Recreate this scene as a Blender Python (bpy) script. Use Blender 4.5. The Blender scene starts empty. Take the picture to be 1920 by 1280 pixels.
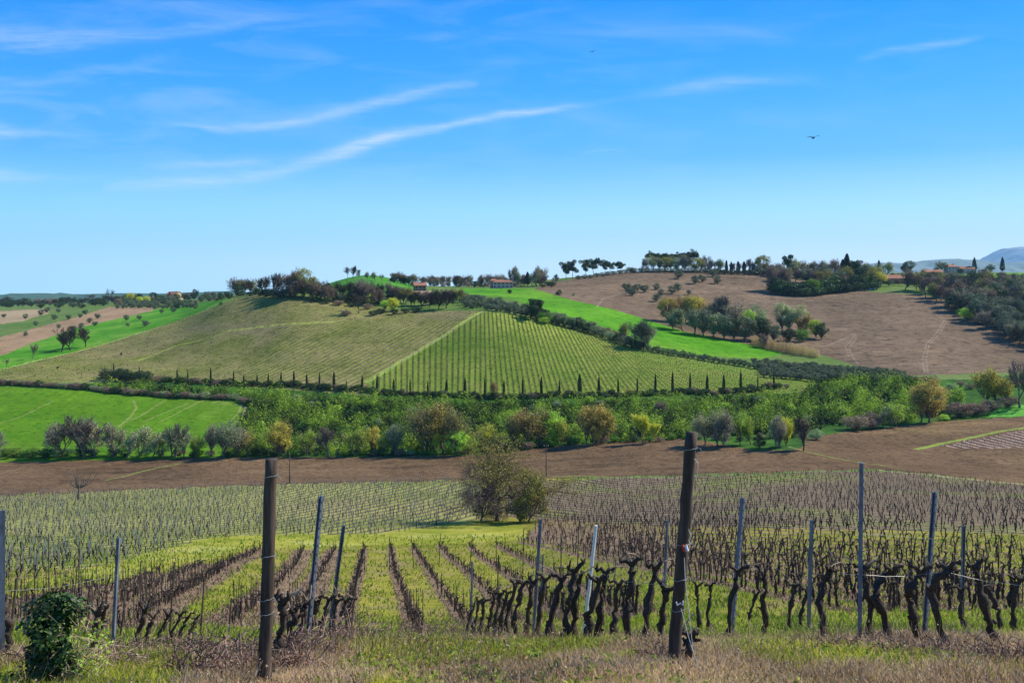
import bpy, math, random
import numpy as np
from math import radians, pi
S = bpy.context.scene
COL = S.collection
F, U0, V0 = 1844.0, 960.0, 552.0        # focal length and eye-level point of the view, in photo pixels (1920 wide)

# ------------------------------------------------------------------ camera, sky, sun, exposure
cd = bpy.data.cameras.new("camera"); cam = bpy.data.objects.new("camera", cd); COL.objects.link(cam)
cam.location = (0, 0, 0); cam.rotation_euler = (radians(90), 0, 0)
cd.sensor_width = 36; cd.lens = 36 * F / 1920; cd.shift_y = -(640 - V0) / 1920
cd.clip_start = 0.05; cd.clip_end = 60000
S.camera = cam
SUN_EL, SUN_AZ = 42, 20                 # azimuth: degrees from +X (right) towards +Y (ahead)
sd = Vsun = None
_e, _a = radians(SUN_EL), radians(SUN_AZ)
from mathutils import Vector, Matrix
Vsun = Vector((math.cos(_e) * math.cos(_a), math.cos(_e) * math.sin(_a), math.sin(_e)))
sl = bpy.data.lights.new("sun", "SUN"); sl.energy = 5.0; sl.angle = radians(0.55); sl.color = (1, .93, .80)
so = bpy.data.objects.new("sun", sl); COL.objects.link(so)
so.rotation_euler = (-Vsun).to_track_quat('-Z', 'Y').to_euler()
S.view_settings.view_transform = 'Standard'; S.view_settings.look = 'None'
S.view_settings.exposure = 0.36; S.view_settings.gamma = 1; S.view_settings.use_curve_mapping = False
S.cycles.volume_bounces = 2; S.cycles.max_bounces = 5; S.cycles.transparent_max_bounces = 8
S.cycles.volume_step_rate = 10

class NT:
    """small wrapper to write node trees in few words"""
    def __init__(s, tree): s.t = tree; s.n = tree.nodes; s.l = tree.links
    def node(s, typ, ins=None, **kw):
        nd = s.n.new(typ)
        for k, v in kw.items(): setattr(nd, k, v)
        for k, v in (ins or {}).items(): s.put(nd.inputs[k], v)
        return nd
    def put(s, sock, v):
        if isinstance(v, bpy.types.NodeSocket): s.l.new(v, sock)
        elif v is not None: sock.default_value = v
    def math(s, op, a, b=None, c=None, clamp=False):
        nd = s.n.new('ShaderNodeMath'); nd.operation = op; nd.use_clamp = clamp
        for i, v in enumerate((a, b, c)):
            if v is not None: s.put(nd.inputs[i], v)
        return nd.outputs[0]
    def mix(s, f, a, b, blend='MIX'):
        nd = s.n.new('ShaderNodeMix'); nd.data_type = 'RGBA'; nd.blend_type = blend
        s.put(nd.inputs[0], f); s.put(nd.inputs[6], c4(a)); s.put(nd.inputs[7], c4(b))
        return nd.outputs[2]
    def noise(s, vec, scale, detail=4, rough=.55, dist=0):
        nd = s.n.new('ShaderNodeTexNoise'); s.put(nd.inputs['Vector'], vec)
        nd.inputs['Scale'].default_value = scale; nd.inputs['Detail'].default_value = detail
        nd.inputs['Roughness'].default_value = rough; nd.inputs['Distortion'].default_value = dist
        return nd.outputs[0]
    def mapr(s, v, a, b, c=0., d=1., clamp=True):
        nd = s.n.new('ShaderNodeMapRange'); nd.clamp = clamp; s.put(nd.inputs[0], v)
        for i, x in enumerate((a, b, c, d)): nd.inputs[i + 1].default_value = x
        return nd.outputs[0]
    def mapping(s, vec, scale=(1, 1, 1), rot=(0, 0, 0), loc=(0, 0, 0)):
        nd = s.n.new('ShaderNodeMapping'); s.put(nd.inputs[0], vec)
        nd.inputs[1].default_value = loc; nd.inputs[2].default_value = rot; nd.inputs[3].default_value = scale
        return nd.outputs[0]
def c4(c):
    if isinstance(c, (tuple, list)): return (*c[:3], 1.0)
    return c

# world: Nishita sky, deepened to the photo's polarised blue, with thin cirrus painted on the sky itself
world = bpy.data.worlds.new("World"); S.world = world; world.use_nodes = True
W = NT(world.node_tree); W.n.clear()
sky = W.node('ShaderNodeTexSky', sky_type='NISHITA', sun_disc=False)
sky.sun_elevation = _e; sky.sun_rotation = radians(90) - _a; sky.altitude = 100; sky.dust_density = .6; sky.ozone_density = 2.5
tc = W.node('ShaderNodeTexCoord').outputs['Generated']
sp = W.node('ShaderNodeSeparateXYZ', {0: tc}); dx, dy, dz = sp.outputs
hor = W.math('SQRT', W.math('ADD', W.math('MULTIPLY', dx, dx), W.math('MULTIPLY', dy, dy)))
el = W.math('DIVIDE', dz, W.math('MAXIMUM', hor, .02))
grad = W.node('ShaderNodeValToRGB', {0: W.math('MULTIPLY', el, 2.0, clamp=True)})
cr = grad.color_ramp
stops = [(0, (.80, 1.10, 1.35)), (.056, (.78, 1.08, 1.32)), (.165, (.44, .92, 1.26)), (.273, (.134, .58, 1.14)), (.42, (.04, .44, 1.08)), (.588, (.004, .33, 1.05)), (1, (.002, .18, .68))]
cr.elements[0].position = 0; cr.elements[0].color = c4(stops[0][1]); cr.elements[1].position = 1; cr.elements[1].color = c4(stops[-1][1])
for p, c in stops[1:-1]: e = cr.elements.new(p); e.color = c4(c)
side = W.mapr(dx, -.55, .55, .84, 1.06)
gr2 = W.node('ShaderNodeVectorMath', {0: grad.outputs[0], 1: W.node('ShaderNodeCombineXYZ', {0: W.mapr(dx, -.5, .5, .72, 1.25), 1: side, 2: W.mapr(dx, -.5, .5, .96, 1.02)}).outputs[0]}, operation='MULTIPLY').outputs[0]
skys = W.node('ShaderNodeVectorMath', {0: sky.outputs[0], 1: (.09, .09, .09)}, operation='MULTIPLY').outputs[0]
skyc = W.mix(.96, skys, gr2)
ys = W.math('MAXIMUM', dy, .05)
uu = W.math('DIVIDE', dx, ys); ww = W.math('DIVIDE', dz, ys)          # bearing and height, as tangents of world directions
cv = W.node('ShaderNodeCombineXYZ', {0: uu, 1: ww}).outputs[0]
warp = W.math('MULTIPLY', W.math('SUBTRACT', W.noise(cv, 7, 5, .6), .5), .022)
w2 = W.math('ADD', ww, warp)
strk = W.math('ADD', W.math('MULTIPLY', W.noise(W.mapping(cv, (6, 60, 1), (0, 0, radians(-14))), 2.2, 9, .7, .4), .6), W.math('MULTIPLY', W.noise(W.mapping(cv, (9, 190, 1), (0, 0, radians(-15))), 3.0, 8, .7, .5), .4))
strk2 = W.noise(W.mapping(cv, (5, 25, 1), (0, 0, radians(-12)), (3, 1, 0)), 1.3, 6, .6, .6)
def streak(pts):
    """cirrus band: points are (x, y, half width, opacity) with positions in photo pixels turned into directions"""
    x0, x1 = pts[0][0], pts[-1][0]
    t = W.mapr(uu, (x0 - U0) / F, (x1 - U0) / F)
    outs = []
    for k, sc, off in ((1, .5, 0), (2, .04, 0), (3, 1, 0)):
        fc = W.n.new('ShaderNodeFloatCurve'); m = fc.mapping.curves[0]
        ps = [((p[0] - x0) / (x1 - x0), {1: (V0 - p[1]) / F * 2, 2: p[2] * .8 / F * 25, 3: p[3]}[k]) for p in pts]
        m.points[0].location = ps[0]; m.points[1].location = ps[-1]
        for q in ps[1:-1]: m.points.new(*q)
        fc.mapping.update(); W.put(fc.inputs[1], t); outs.append(W.math('MULTIPLY', fc.outputs[0], sc))
    d = W.math('DIVIDE', W.math('SUBTRACT', w2, outs[0]), outs[1])
    g = W.math('POWER', 2.718, W.math('MULTIPLY', W.math('MULTIPLY', d, d), -1))
    inside = W.math('MULTIPLY', W.math('GREATER_THAN', t, .0001), W.math('LESS_THAN', t, .9999))
    return W.math('MULTIPLY', W.math('MULTIPLY', g, outs[2]), inside)
bands = [
    [(190, 356, 10, 0), (330, 344, 16, .5), (480, 330, 16, .5), (600, 297, 15, .65), (690, 270, 16, .85), (760, 250, 13, .7), (850, 234, 9, .6), (960, 213, 9, .75), (1080, 199, 7, .26), (1150, 191, 7, .08), (1230, 180, 11, .12), (1320, 163, 15, .34), (1420, 149, 13, .24), (1560, 146, 11, 0)],
    [(280, 238, 5, 0), (350, 238, 5, .25), (430, 241, 9, .6), (560, 230, 11, .5), (700, 200, 12, .5), (820, 168, 11, .42), (900, 158, 9, 0)],
    [(-300, 240, 20, .5), (0, 246, 17, .6), (50, 250, 12, .35), (130, 252, 8, 0)],
    [(-300, 320, 20, .5), (0, 325, 16, .55), (70, 330, 10, .3), (190, 334, 7, 0)],
    [(-300, 90, 20, .4), (0, 70, 26, .45), (200, 66, 18, .33), (400, 48, 13, .25), (620, 28, 12, 0)],
    [(1600, 112, 9, 0), (1690, 98, 9, .32), (1790, 80, 8, .3), (1850, 70, 7, 0)],
    [(1080, 288, 3, 0), (1140, 280, 2.5, .2), (1180, 282, 2, 0)],
    [(250, 318, 8, 0), (430, 308, 9, .4), (520, 306, 8, 0)],
    [(1000, 60, 30, 0), (1300, 62, 26, .12), (1420, 66, 16, .14), (1500, 80, 14, 0)],
]
acc = None
for b in bands:
    s_ = streak(b); acc = s_ if acc is None else W.math('ADD', acc, s_)
dens = W.math('MULTIPLY', acc, W.mapr(strk, .32, .66, .1, 1.2))
veil = W.math('MULTIPLY', W.mapr(strk2, .46, .8, 0, .34), W.math('MULTIPLY', W.mapr(uu, -.7, .35, 1, .15), W.mapr(el, .06, .16)))
dens = W.math('ADD', W.math('MULTIPLY', dens, .72), veil, clamp=True)
skyc = W.mix(dens, skyc, (.84, .93, 1.0))
below = W.math('LESS_THAN', dz, -.002)
skyc = W.mix(below, skyc, (.12, .15, .10))
bg = W.node('ShaderNodeBackground', {0: skyc, 1: .79})
W.l.new(bg.outputs[0], W.node('ShaderNodeOutputWorld').inputs[0])

# ------------------------------------------------------------------ terrain: one sheet whose height is z = g(bearing, distance) * distance
DL = [1.2, 3, 5, 7, 8.5, 10.5, 15, 27, 50, 80, 115, 170, 235, 300, 345, 390, 430, 480, 540, 620, 720, 850, 1050, 1400, 2200, 4000, 8000, 30000]
near = [2900, 1812, 1455, 1310, 1246, 1208]
far = [568, 572, 568, 557]
TAB = {
 -500: near[:4] + [1254, 1232, 1224, 1180, 1110, 1060, 1020, 972, 925, 868, 800, 740, 715, 695, 675, 655, 630, 605, 585, 578] + far,
    0: near[:4] + [1254, 1232, 1224, 1180, 1110, 1060, 1020, 970, 922, 868, 800, 735, 700, 667, 645, 622, 603, 588, 577, 574] + far,
  180: near[:4] + [1254, 1232, 1224, 1182, 1112, 1060, 1020, 970, 920, 864, 800, 738, 700, 662, 633, 610, 592, 578, 568, 567] + far,
  330: near[:4] + [1252, 1228, 1220, 1184, 1120, 1065, 1022, 970, 918, 861, 800, 741, 698, 648, 610, 590, 578, 567, 560, 566] + far,
  440: near[:4] + [1250, 1222, 1214, 1186, 1130, 1070, 1024, 968, 913, 858, 800, 740, 690, 625, 568, 555, 553, 556, 566, 575] + far,
  560: near[:4] + [1248, 1214, 1208, 1190, 1145, 1080, 1028, 966, 909, 856, 800, 738, 675, 603, 549, 545, 545, 556, 580, 590] + far,
  690: near[:5] + [1208, 1204, 1193, 1156, 1086, 1030, 965, 906, 853, 799, 738, 668, 600, 562, 525, 516, 532, 566, 580] + far,
  800: near[:5] + [1208, 1204, 1195, 1160, 1090, 1030, 965, 905, 850, 797, 738, 664, 595, 565, 544, 536, 538, 556, 575] + far,
  910: near[:5] + [1208, 1204, 1195, 1158, 1088, 1029, 964, 904, 847, 795, 737, 658, 583, 567, 552, 541, 535, 545, 565] + far,
 1080: near + [1203, 1185, 1130, 1065, 1012, 955, 899, 836, 790, 734, 676, 618, 586, 560, 537, 519, 535, 560] + far,
 1250: near + [1200, 1150, 1085, 1030, 990, 945, 893, 822, 780, 734, 685, 645, 612, 580, 540, 507, 515, 545] + far,
 1500: near + [1196, 1142, 1070, 1015, 975, 930, 880, 812, 775, 729, 700, 673, 636, 595, 552, 514, 515, 538] + far,
 1750: near + [1192, 1140, 1065, 1010, 972, 930, 884, 810, 768, 722, 697, 662, 626, 585, 545, 522, 511, 524] + far,
 1920: near + [1190, 1138, 1062, 1008, 970, 930, 886, 800, 755, 716, 692, 665, 622, 580, 545, 524, 511, 520] + far,
 2420: near + [1190, 1138, 1062, 1008, 970, 925, 880, 790, 745, 710, 688, 662, 618, 576, 545, 524, 511, 520] + far,
}
def pchip(x, y, xq):
    """monotone cubic interpolation; y may hold several columns"""
    x = np.asarray(x, float); y = np.asarray(y, float)
    if y.ndim == 1: y = y[:, None]
    h = np.diff(x)[:, None]; d = np.diff(y, axis=0) / h
    m = np.zeros_like(y); w1 = 2 * h[1:] + h[:-1]; w2 = h[1:] + 2 * h[:-1]
    with np.errstate(divide='ignore', invalid='ignore'):
        hm = (w1 + w2) / (w1 / d[:-1] + w2 / d[1:])
    ok = d[:-1] * d[1:] > 0
    m[1:-1] = np.where(ok, hm, 0); m[0] = d[0]; m[-1] = d[-1]
    i = np.clip(np.searchsorted(x, xq) - 1, 0, len(x) - 2); t = ((xq - x[i]) / (x[i + 1] - x[i]))[:, None]; hh = h[i]
    return ((1 + 2 * t) * (1 - t) ** 2 * y[i] + t * (1 - t) ** 2 * hh * m[i] + t * t * (3 - 2 * t) * y[i + 1] + t * t * (t - 1) * hh * m[i + 1])
NU, NS = 600, 1500
UC = np.linspace(-500, 2420, NU); SC = np.linspace(math.log(1.2), math.log(30000), NS)
_k = sorted(TAB); _t = np.array([TAB[k] for k in _k], float).T                      # rows distance, columns bearing
_g = pchip(np.log(DL), _t, SC)                                                      # NS x columns
GT = pchip(_k, _g.T, UC).T                                                          # NS x NU
def rnd2(ix, iy, seed):
    n = (ix * 374761393 + iy * 668265263 + seed * 1442695041) & 0xffffffff
    n = ((n ^ (n >> 13)) * 1274126177) & 0xffffffff
    return ((n ^ (n >> 16)) & 0xffff) / 65535.0
def vnoise(x, y, seed=0, octaves=3):
    out = 0; amp = 1; tot = 0
    for o in range(octaves):
        ix = np.floor(x).astype(np.int64); iy = np.floor(y).astype(np.int64); fx = x - ix; fy = y - iy
        fx = fx * fx * (3 - 2 * fx); fy = fy * fy * (3 - 2 * fy)
        a = rnd2(ix, iy, seed + o); b = rnd2(ix + 1, iy, seed + o); c = rnd2(ix, iy + 1, seed + o); d = rnd2(ix + 1, iy + 1, seed + o)
        out = out + amp * ((a * (1 - fx) + b * fx) * (1 - fy) + (c * (1 - fx) + d * fx) * fy); tot += amp
        amp *= .5; x = x * 2.03 + 17.1; y = y * 2.03 + 5.7
    return out / tot
def vmap(u, D):
    """row of the photograph at which ground of bearing u and distance D lies"""
    u = np.clip(u, UC[0], UC[-1] - 1e-3); s = np.clip(np.log(D), SC[0], SC[-1] - 1e-6)
    a = (u - UC[0]) / (UC[1] - UC[0]); b = (s - SC[0]) / (SC[1] - SC[0]); i = a.astype(int); j = b.astype(int); fa = a - i; fb = b - j
    return (GT[j, i] * (1 - fa) + GT[j, i + 1] * fa) * (1 - fb) + (GT[j + 1, i] * (1 - fa) + GT[j + 1, i + 1] * fa) * fb
def height(x, y):
    x = np.asarray(x, float); y = np.maximum(np.asarray(y, float), 1.21)
    u = U0 + F * x / y
    z = -(vmap(u, y) - V0) / F * y
    amp = np.clip(y * .0016, .02, .5)
    return z + (vnoise(x / 9, y / 9, 3, 3) - .5) * amp * 1.4 + (vnoise(x / 1.1, y / 1.1, 8, 2) - .5) * np.clip(amp * .4, .02, .1)
_DS = np.exp(np.linspace(math.log(6.5), math.log(9000), 4000))
def hit(u, v, dmin=0, dmax=1e9):
    """where the ray through photo pixel (u, v) first meets the ground (a numpy pair of arrays works too)"""
    D = _DS[(_DS >= dmin) & (_DS <= dmax)]
    vv = vmap(np.full(len(D), float(u)), D)
    k = np.nonzero(vv <= v)[0]
    i = k[0] if len(k) else int(np.argmin(vv))
    y = D[i]
    return (u - U0) / F * y, y
def at(u, v, dmin=0, dmax=1e9):
    x, y = hit(u, v, dmin, dmax)
    return Vector((x, y, float(height(x, y))))
def at_d(u, D):
    x = (u - U0) / F * D
    return Vector((x, D, float(height(x, D))))
def in_poly(P, x, y):
    P = np.asarray(P, float); r = np.zeros(x.shape, bool); n = len(P)
    for i in range(n):
        x1, y1 = P[i]; x2, y2 = P[(i + 1) % n]
        c = ((y1 > y) != (y2 > y)) & (x < (x2 - x1) * (y - y1) / (y2 - y1 + 1e-12) + x1)
        r ^= c
    return r
def seg_dist(px, py, pts):
    best = np.full(px.shape, 1e9)
    for (x1, y1), (x2, y2) in zip(pts[:-1], pts[1:]):
        dx_, dy_ = x2 - x1, y2 - y1; t = np.clip(((px - x1) * dx_ + (py - y1) * dy_) / (dx_ * dx_ + dy_ * dy_ + 1e-12), 0, 1)
        best = np.minimum(best, np.hypot(px - x1 - t * dx_, py - y1 - t * dy_))
    return best

# ------------------------------------------------------------------ mesh building
def mesh_from(name, V, Fc, mats=(), midx=None, smooth=False, fattr=None, vattr=None):
    V = np.asarray(V, np.float32); Fc = np.asarray(Fc, np.int32)
    me = bpy.data.meshes.new(name); k = Fc.shape[1]
    me.vertices.add(len(V)); me.vertices.foreach_set('co', V.ravel())
    me.loops.add(Fc.size); me.loops.foreach_set('vertex_index', Fc.ravel())
    me.polygons.add(len(Fc)); me.polygons.foreach_set('loop_start', np.arange(0, Fc.size, k, dtype=np.int32))
    me.polygons.foreach_set('loop_total', np.full(len(Fc), k, np.int32))
    if midx is not None: me.polygons.foreach_set('material_index', np.asarray(midx, np.int32))
    me.polygons.foreach_set('use_smooth', np.full(len(Fc), smooth, bool))
    for m in mats: me.materials.append(m)
    for nm, a in (fattr or {}).items():
        at_ = me.attributes.new(nm, 'FLOAT', 'FACE'); at_.data.foreach_set('value', np.asarray(a, np.float32))
    for nm, a in (vattr or {}).items():
        at_ = me.attributes.new(nm, 'FLOAT', 'POINT'); at_.data.foreach_set('value', np.asarray(a, np.float32))
    me.update(calc_edges=True); me.validate()
    return me
class Acc:
    """collects quads with a material index and a random tint per face"""
    def __init__(s): s.V = []; s.F = []; s.M = []; s.R = []; s.n = 0
    def add(s, V, Fq, m=0, r=None):
        V = np.asarray(V, np.float32).reshape(-1, 3); Fq = np.asarray(Fq, np.int32).reshape(-1, 4)
        s.V.append(V); s.F.append(Fq + s.n); s.n += len(V); s.M.append(np.full(len(Fq), m, np.int32))
        s.R.append(np.full(len(Fq), np.random.rand() if r is None else 0., np.float32) if np.isscalar(r) or r is None else np.asarray(r, np.float32))
        if np.isscalar(r): s.R[-1][:] = r
    def mesh(s, name, mats, smooth=False):
        return mesh_from(name, np.concatenate(s.V), np.concatenate(s.F), mats, np.concatenate(s.M), smooth, {'rnd': np.concatenate(s.R)})
rng = np.random.default_rng(7); random.seed(7); np.random.seed(7)
def unit(a): return a / np.maximum(np.linalg.norm(a, axis=-1, keepdims=True), 1e-9)
def prisms(acc, P0, P1, R0, R1, m=0, sides=3, r=None):
    """tapered sticks, many at once"""
    P0 = np.asarray(P0, float); P1 = np.asarray(P1, float); n = len(P0)
    if not n: return
    d = unit(P1 - P0); ref = np.where(np.abs(d[:, 2:3]) > .9, [[1., 0, 0]], [[0, 0, 1.]]); a = unit(np.cross(d, ref)); b = np.cross(d, a)
    V = np.zeros((n, 2 * sides, 3)); R0 = np.broadcast_to(R0, n)[:, None]; R1 = np.broadcast_to(R1, n)[:, None]
    for k in range(sides):
        t = 2 * pi * k / sides; o = a * math.cos(t) + b * math.sin(t)
        V[:, k] = P0 + o * R0; V[:, sides + k] = P1 + o * R1
    base = (np.arange(n) * 2 * sides)[:, None, None]
    q = np.array([[k, (k + 1) % sides, sides + (k + 1) % sides, sides + k] for k in range(sides)])[None]
    rr = np.repeat(rng.random(n) if r is None else np.broadcast_to(r, n), sides)
    acc.add(V.reshape(-1, 3), (base + q).reshape(-1, 4), m, rr)
def leaves(acc, C, size, m=1, aspect=.6, updown=None, r=None, nrm=None):
    """one small quad per leaf clump, randomly turned"""
    n = len(C)
    if not n: return
    a = unit(rng.normal(size=(n, 3)))
    if updown is not None: a = unit(a * (1, 1, updown))
    if nrm is None: b = unit(np.cross(a, rng.normal(size=(n, 3))))
    else:
        nn = unit(nrm + rng.normal(size=(n, 3)) * .6); a = unit(np.cross(nn, rng.normal(size=(n, 3)))); b = np.cross(nn, a)
    s = np.broadcast_to(size, n)[:, None] * rng.uniform(.6, 1.3, (n, 1))
    A = a * s; B = b * s * aspect
    V = np.stack([C - A - B * .3, C + A * .1 - B, C + A + B * .3, C - A * .1 + B], 1)
    acc.add(V.reshape(-1, 3), (np.arange(n)[:, None] * 4 + np.arange(4)[None]), m, rng.random(n) if r is None else r)
def tube(acc, pts, rad, sides=8, m=0, r=.5, rough=0., cap=True):
    """bent tube through points with a radius at each"""
    P = np.asarray(pts, float); n = len(P); rad = np.broadcast_to(np.asarray(rad, float), n).copy()
    if cap:
        P = np.vstack([P[:1], P, P[-1:]]); rad = np.concatenate([[1e-4], rad, [1e-4]]); n += 2
    d = np.gradient(P, axis=0); d[0] = d[min(2, n - 1)]; d[-1] = d[max(-3, -n)]; d = unit(d)
    ref = np.array([0, 1., 0]) if abs(d[:, 1]).mean() < .8 else np.array([1., 0, 0])
    a = unit(np.cross(d, ref)); b = np.cross(d, a)
    t = np.arange(sides) * 2 * pi / sides
    jig = 1 + rough * (rng.random((n, sides)) - .5) * 2
    V = P[:, None] + (a[:, None] * np.cos(t)[None, :, None] + b[:, None] * np.sin(t)[None, :, None]) * (rad[:, None] * jig)[..., None]
    i = np.arange(n - 1)[:, None] * sides; k = np.arange(sides)[None]
    q = np.stack([i + k, i + (k + 1) % sides, i + sides + (k + 1) % sides, i + sides + k], -1).reshape(-1, 4)
    acc.add(V.reshape(-1, 3), q, m, r)
def box(acc, x0, x1, y0, y1, z0, z1, m=0, r=.5):
    V = [(x, y, z) for z in (z0, z1) for x, y in ((x0, y0), (x1, y0), (x1, y1), (x0, y1))]
    acc.add(V, [(0, 3, 2, 1), (4, 5, 6, 7), (0, 1, 5, 4), (1, 2, 6, 5), (2, 3, 7, 6), (3, 0, 4, 7)], m, r)

def tag(o, label=None, cat=None, group=None, kind=None):
    if label: o['label'] = label
    if cat: o['category'] = cat
    if group: o['group'] = group
    if kind: o['kind'] = kind
    return o
def link(name, me, parent=None, loc=None):
    o = bpy.data.objects.new(name, me); COL.objects.link(o)
    if parent: o.parent = parent
    if loc is not None: o.location = loc
    return o
def empty(name, loc=(0, 0, 0)):
    return link(name, None, None, loc)
_ones = 'zeroth first second third fourth fifth sixth seventh eighth ninth tenth eleventh twelfth thirteenth fourteenth fifteenth sixteenth seventeenth eighteenth nineteenth'.split()
_tens = {2: ('twentieth', 'twenty'), 3: ('thirtieth', 'thirty'), 4: ('fortieth', 'forty'), 5: ('fiftieth', 'fifty'), 6: ('sixtieth', 'sixty'), 7: ('seventieth', 'seventy'), 8: ('eightieth', 'eighty'), 9: ('ninetieth', 'ninety')}
def nth(i):
    if i < 20: return _ones[i]
    if i >= 100: return 'hundred-and-' + (nth(i - 100) if i > 100 else 'zeroth')
    t, o = divmod(i, 10)
    return _tens[t][0] if o == 0 else _tens[t][1] + '-' + _ones[o]

# ------------------------------------------------------------------ materials
def mat(name): 
    m = bpy.data.materials.new(name); m.use_nodes = True; t = NT(m.node_tree); t.n.clear(); return m, t
def finish(t, col, rough=.9, bump=None, bs=.3, bd=.1, spec=.15, trans=0):
    b = t.node('ShaderNodeBsdfPrincipled', {'Base Color': c4(col), 'Roughness': rough, 'Specular IOR Level': spec})
    if bump is not None:
        t.l.new(t.node('ShaderNodeBump', {'Height': bump, 'Strength': bs, 'Distance': bd}).outputs[0], b.inputs['Normal'])
    out = b.outputs[0]
    if trans:
        tr = t.node('ShaderNodeBsdfTranslucent', {0: c4(col)})
        out = t.node('ShaderNodeMixShader', {0: trans, 1: out, 2: tr.outputs[0]}).outputs[0]
    t.l.new(out, t.node('ShaderNodeOutputMaterial').inputs[0])
def leaf_mat(name, c1, c2, trans=.3, rough=.7):
    m, t = mat(name)
    r = t.node('ShaderNodeAttribute', attribute_name='rnd').outputs['Fac']
    oi = t.node('ShaderNodeObjectInfo').outputs['Random']
    col = t.mix(r, c1, c2)
    col = t.node('ShaderNodeHueSaturation', {'Hue': t.mapr(oi, 0, 1, .485, .515), 'Saturation': 1., 'Value': t.mapr(oi, 0, 1, .85, 1.15), 'Color': col}).outputs[0]
    finish(t, col, rough, spec=.25, trans=trans); return m
def plain_mat(name, c1, c2, scale=20, rough=.85, bs=.4, bd=.01, stretch=(1, 1, 1), spec=.2, metal=0):
    m, t = mat(name)
    P = t.mapping(t.node('ShaderNodeTexCoord').outputs['Object'], stretch)
    n = t.noise(P, scale, 6, .65)
    col = t.mix(t.mapr(n, .3, .7), c1, c2)
    finish(t, col, rough, n, bs, bd, spec); return m

GEO = None
def ground_mat(name, a, b, strip=None, strip2=None, sc=.05, fine=2.5, bs=.5, bd=.08, patch=None, patch_sc=.02, patch_amt=.6, strip_noise=.5, track=(.42, .33, .2), track_amt=.8, furrow=None, fur_rot=0, speck=None, fine_amt=.55):
    """field surface: two mottled tones, optional third tone in patches, row strips and wheel tracks from mesh attributes"""
    m, t = mat(name); P = t.node('ShaderNodeTexCoord').outputs['Object']
    n1 = t.noise(P, sc, 5, .6); n2 = t.noise(P, fine, 6, .7); n3 = t.noise(P, fine * .22, 4, .6)
    f = t.math('ADD', t.math('MULTIPLY', n1, 1 - fine_amt), t.math('MULTIPLY', t.math('ADD', t.math('MULTIPLY', n2, .5), t.math('MULTIPLY', n3, .5)), fine_amt))
    col = t.mix(t.mapr(f, .40, .60), a, b)
    if patch: col = t.mix(t.math('MULTIPLY', t.mapr(t.noise(P, patch_sc, 4, .6, .5), .5, .66), patch_amt), col, patch)
    h = n2
    if furrow:
        fz = t.noise(t.mapping(P, furrow, (0, 0, fur_rot)), 1, 5, .6, .15)
        col = t.mix(t.mapr(fz, .35, .65), col, tuple(c * .62 for c in b)); h = t.math('ADD', n2, t.math('MULTIPLY', fz, 1.6))
    if strip:
        s = t.node('ShaderNodeAttribute', attribute_name='strip').outputs['Fac']
        s = t.math('ADD', s, t.math('MULTIPLY', t.math('SUBTRACT', t.math('MULTIPLY', t.math('ADD', n2, n3), .5), .5), strip_noise * 2))
        sc2 = t.mix(t.mapr(n3, .35, .65), strip, strip2 or strip)
        col = t.mix(t.mapr(s, .35, .65), col, sc2)
    if speck: col = t.mix(t.math('MULTIPLY', t.mapr(t.noise(P, fine * 1.7, 3, .8), .58, .68), .7), col, speck)
    k = t.node('ShaderNodeAttribute', attribute_name='track').outputs['Fac']
    col = t.mix(t.math('MULTIPLY', k, track_amt), col, track)
    col = t.mix(t.math('MULTIPLY', t.mapr(t.noise(P, fine * 1.3, 2, .9), .52, .64), .5), col, tuple(x * .45 for x in a))
    finish(t, col, .95, h, bs, bd, .05); return m

# ------------------------------------------------------------------ fields: polygons in photo pixels (laid on the ground between two distances)
GREEN_L = [(-900, 722), (0, 724), (130, 731), (250, 743), (370, 750), (440, 753), (457, 766), (446, 790), (430, 830), (400, 870), (-900, 870)]
PLOUGH = [(-900, 872), (0, 866), (440, 858), (700, 856), (900, 852), (1050, 836), (1180, 826), (1300, 822), (1420, 845), (1500, 842), (1520, 818), (1600, 808), (1760, 790), (1920, 781), (2700, 755), (2700, 925), (1920, 907), (1640, 879), (1300, 890), (1030, 897), (850, 900), (540, 907), (0, 928), (-900, 945)]
MIDL = [(-900, 945), (0, 928), (540, 907), (850, 900), (900, 905), (910, 970), (800, 990), (700, 1003), (480, 1003), (400, 1008), (219, 1055), (100, 1080), (0, 1098), (-900, 1160)]
TRACKG = [(-900, 1160), (0, 1095), (100, 1080), (219, 1052), (400, 1006), (480, 1002), (700, 1002), (800, 988), (880, 976), (940, 975), (985, 988), (985, 1010), (900, 1016), (700, 1022), (560, 1026), (480, 1026), (330, 1060), (200, 1090), (90, 1115), (0, 1145), (-900, 1240)]
MIDR = [(945, 899), (1030, 900), (1300, 892), (1640, 881), (1920, 909), (2700, 930), (2700, 1010), (1920, 1000), (1500, 990), (1250, 985), (1040, 975), (950, 968)]
VIN_R = [(910, 584), (960, 590), (1020, 601), (1080, 616), (1130, 629), (1180, 648), (1250, 664), (1330, 677), (1400, 690), (1530, 709), (1510, 735), (1400, 740), (900, 742), (700, 738), (690, 716), (740, 686), (800, 650), (850, 620)]
VIN_L = [(-900, 740), (-900, 700), (0, 693), (120, 665), (200, 643), (300, 612), (370, 588), (440, 558), (500, 552), (560, 556), (640, 565), (700, 575), (780, 585), (860, 583), (908, 583), (850, 618), (800, 648), (740, 684), (688, 716), (698, 742), (300, 715), (150, 716), (0, 722)]
STRIPG_L = [(-900, 690), (0, 660), (40, 645), (150, 612), (290, 580), (350, 571), (470, 556), (445, 558), (370, 588), (300, 612), (200, 643), (120, 665), (0, 693), (-900, 706)]
BROWN_L = [(-900, 700), (0, 668), (100, 628), (150, 608), (205, 585), (290, 577), (290, 581), (150, 613), (60, 640), (0, 662)]
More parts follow.
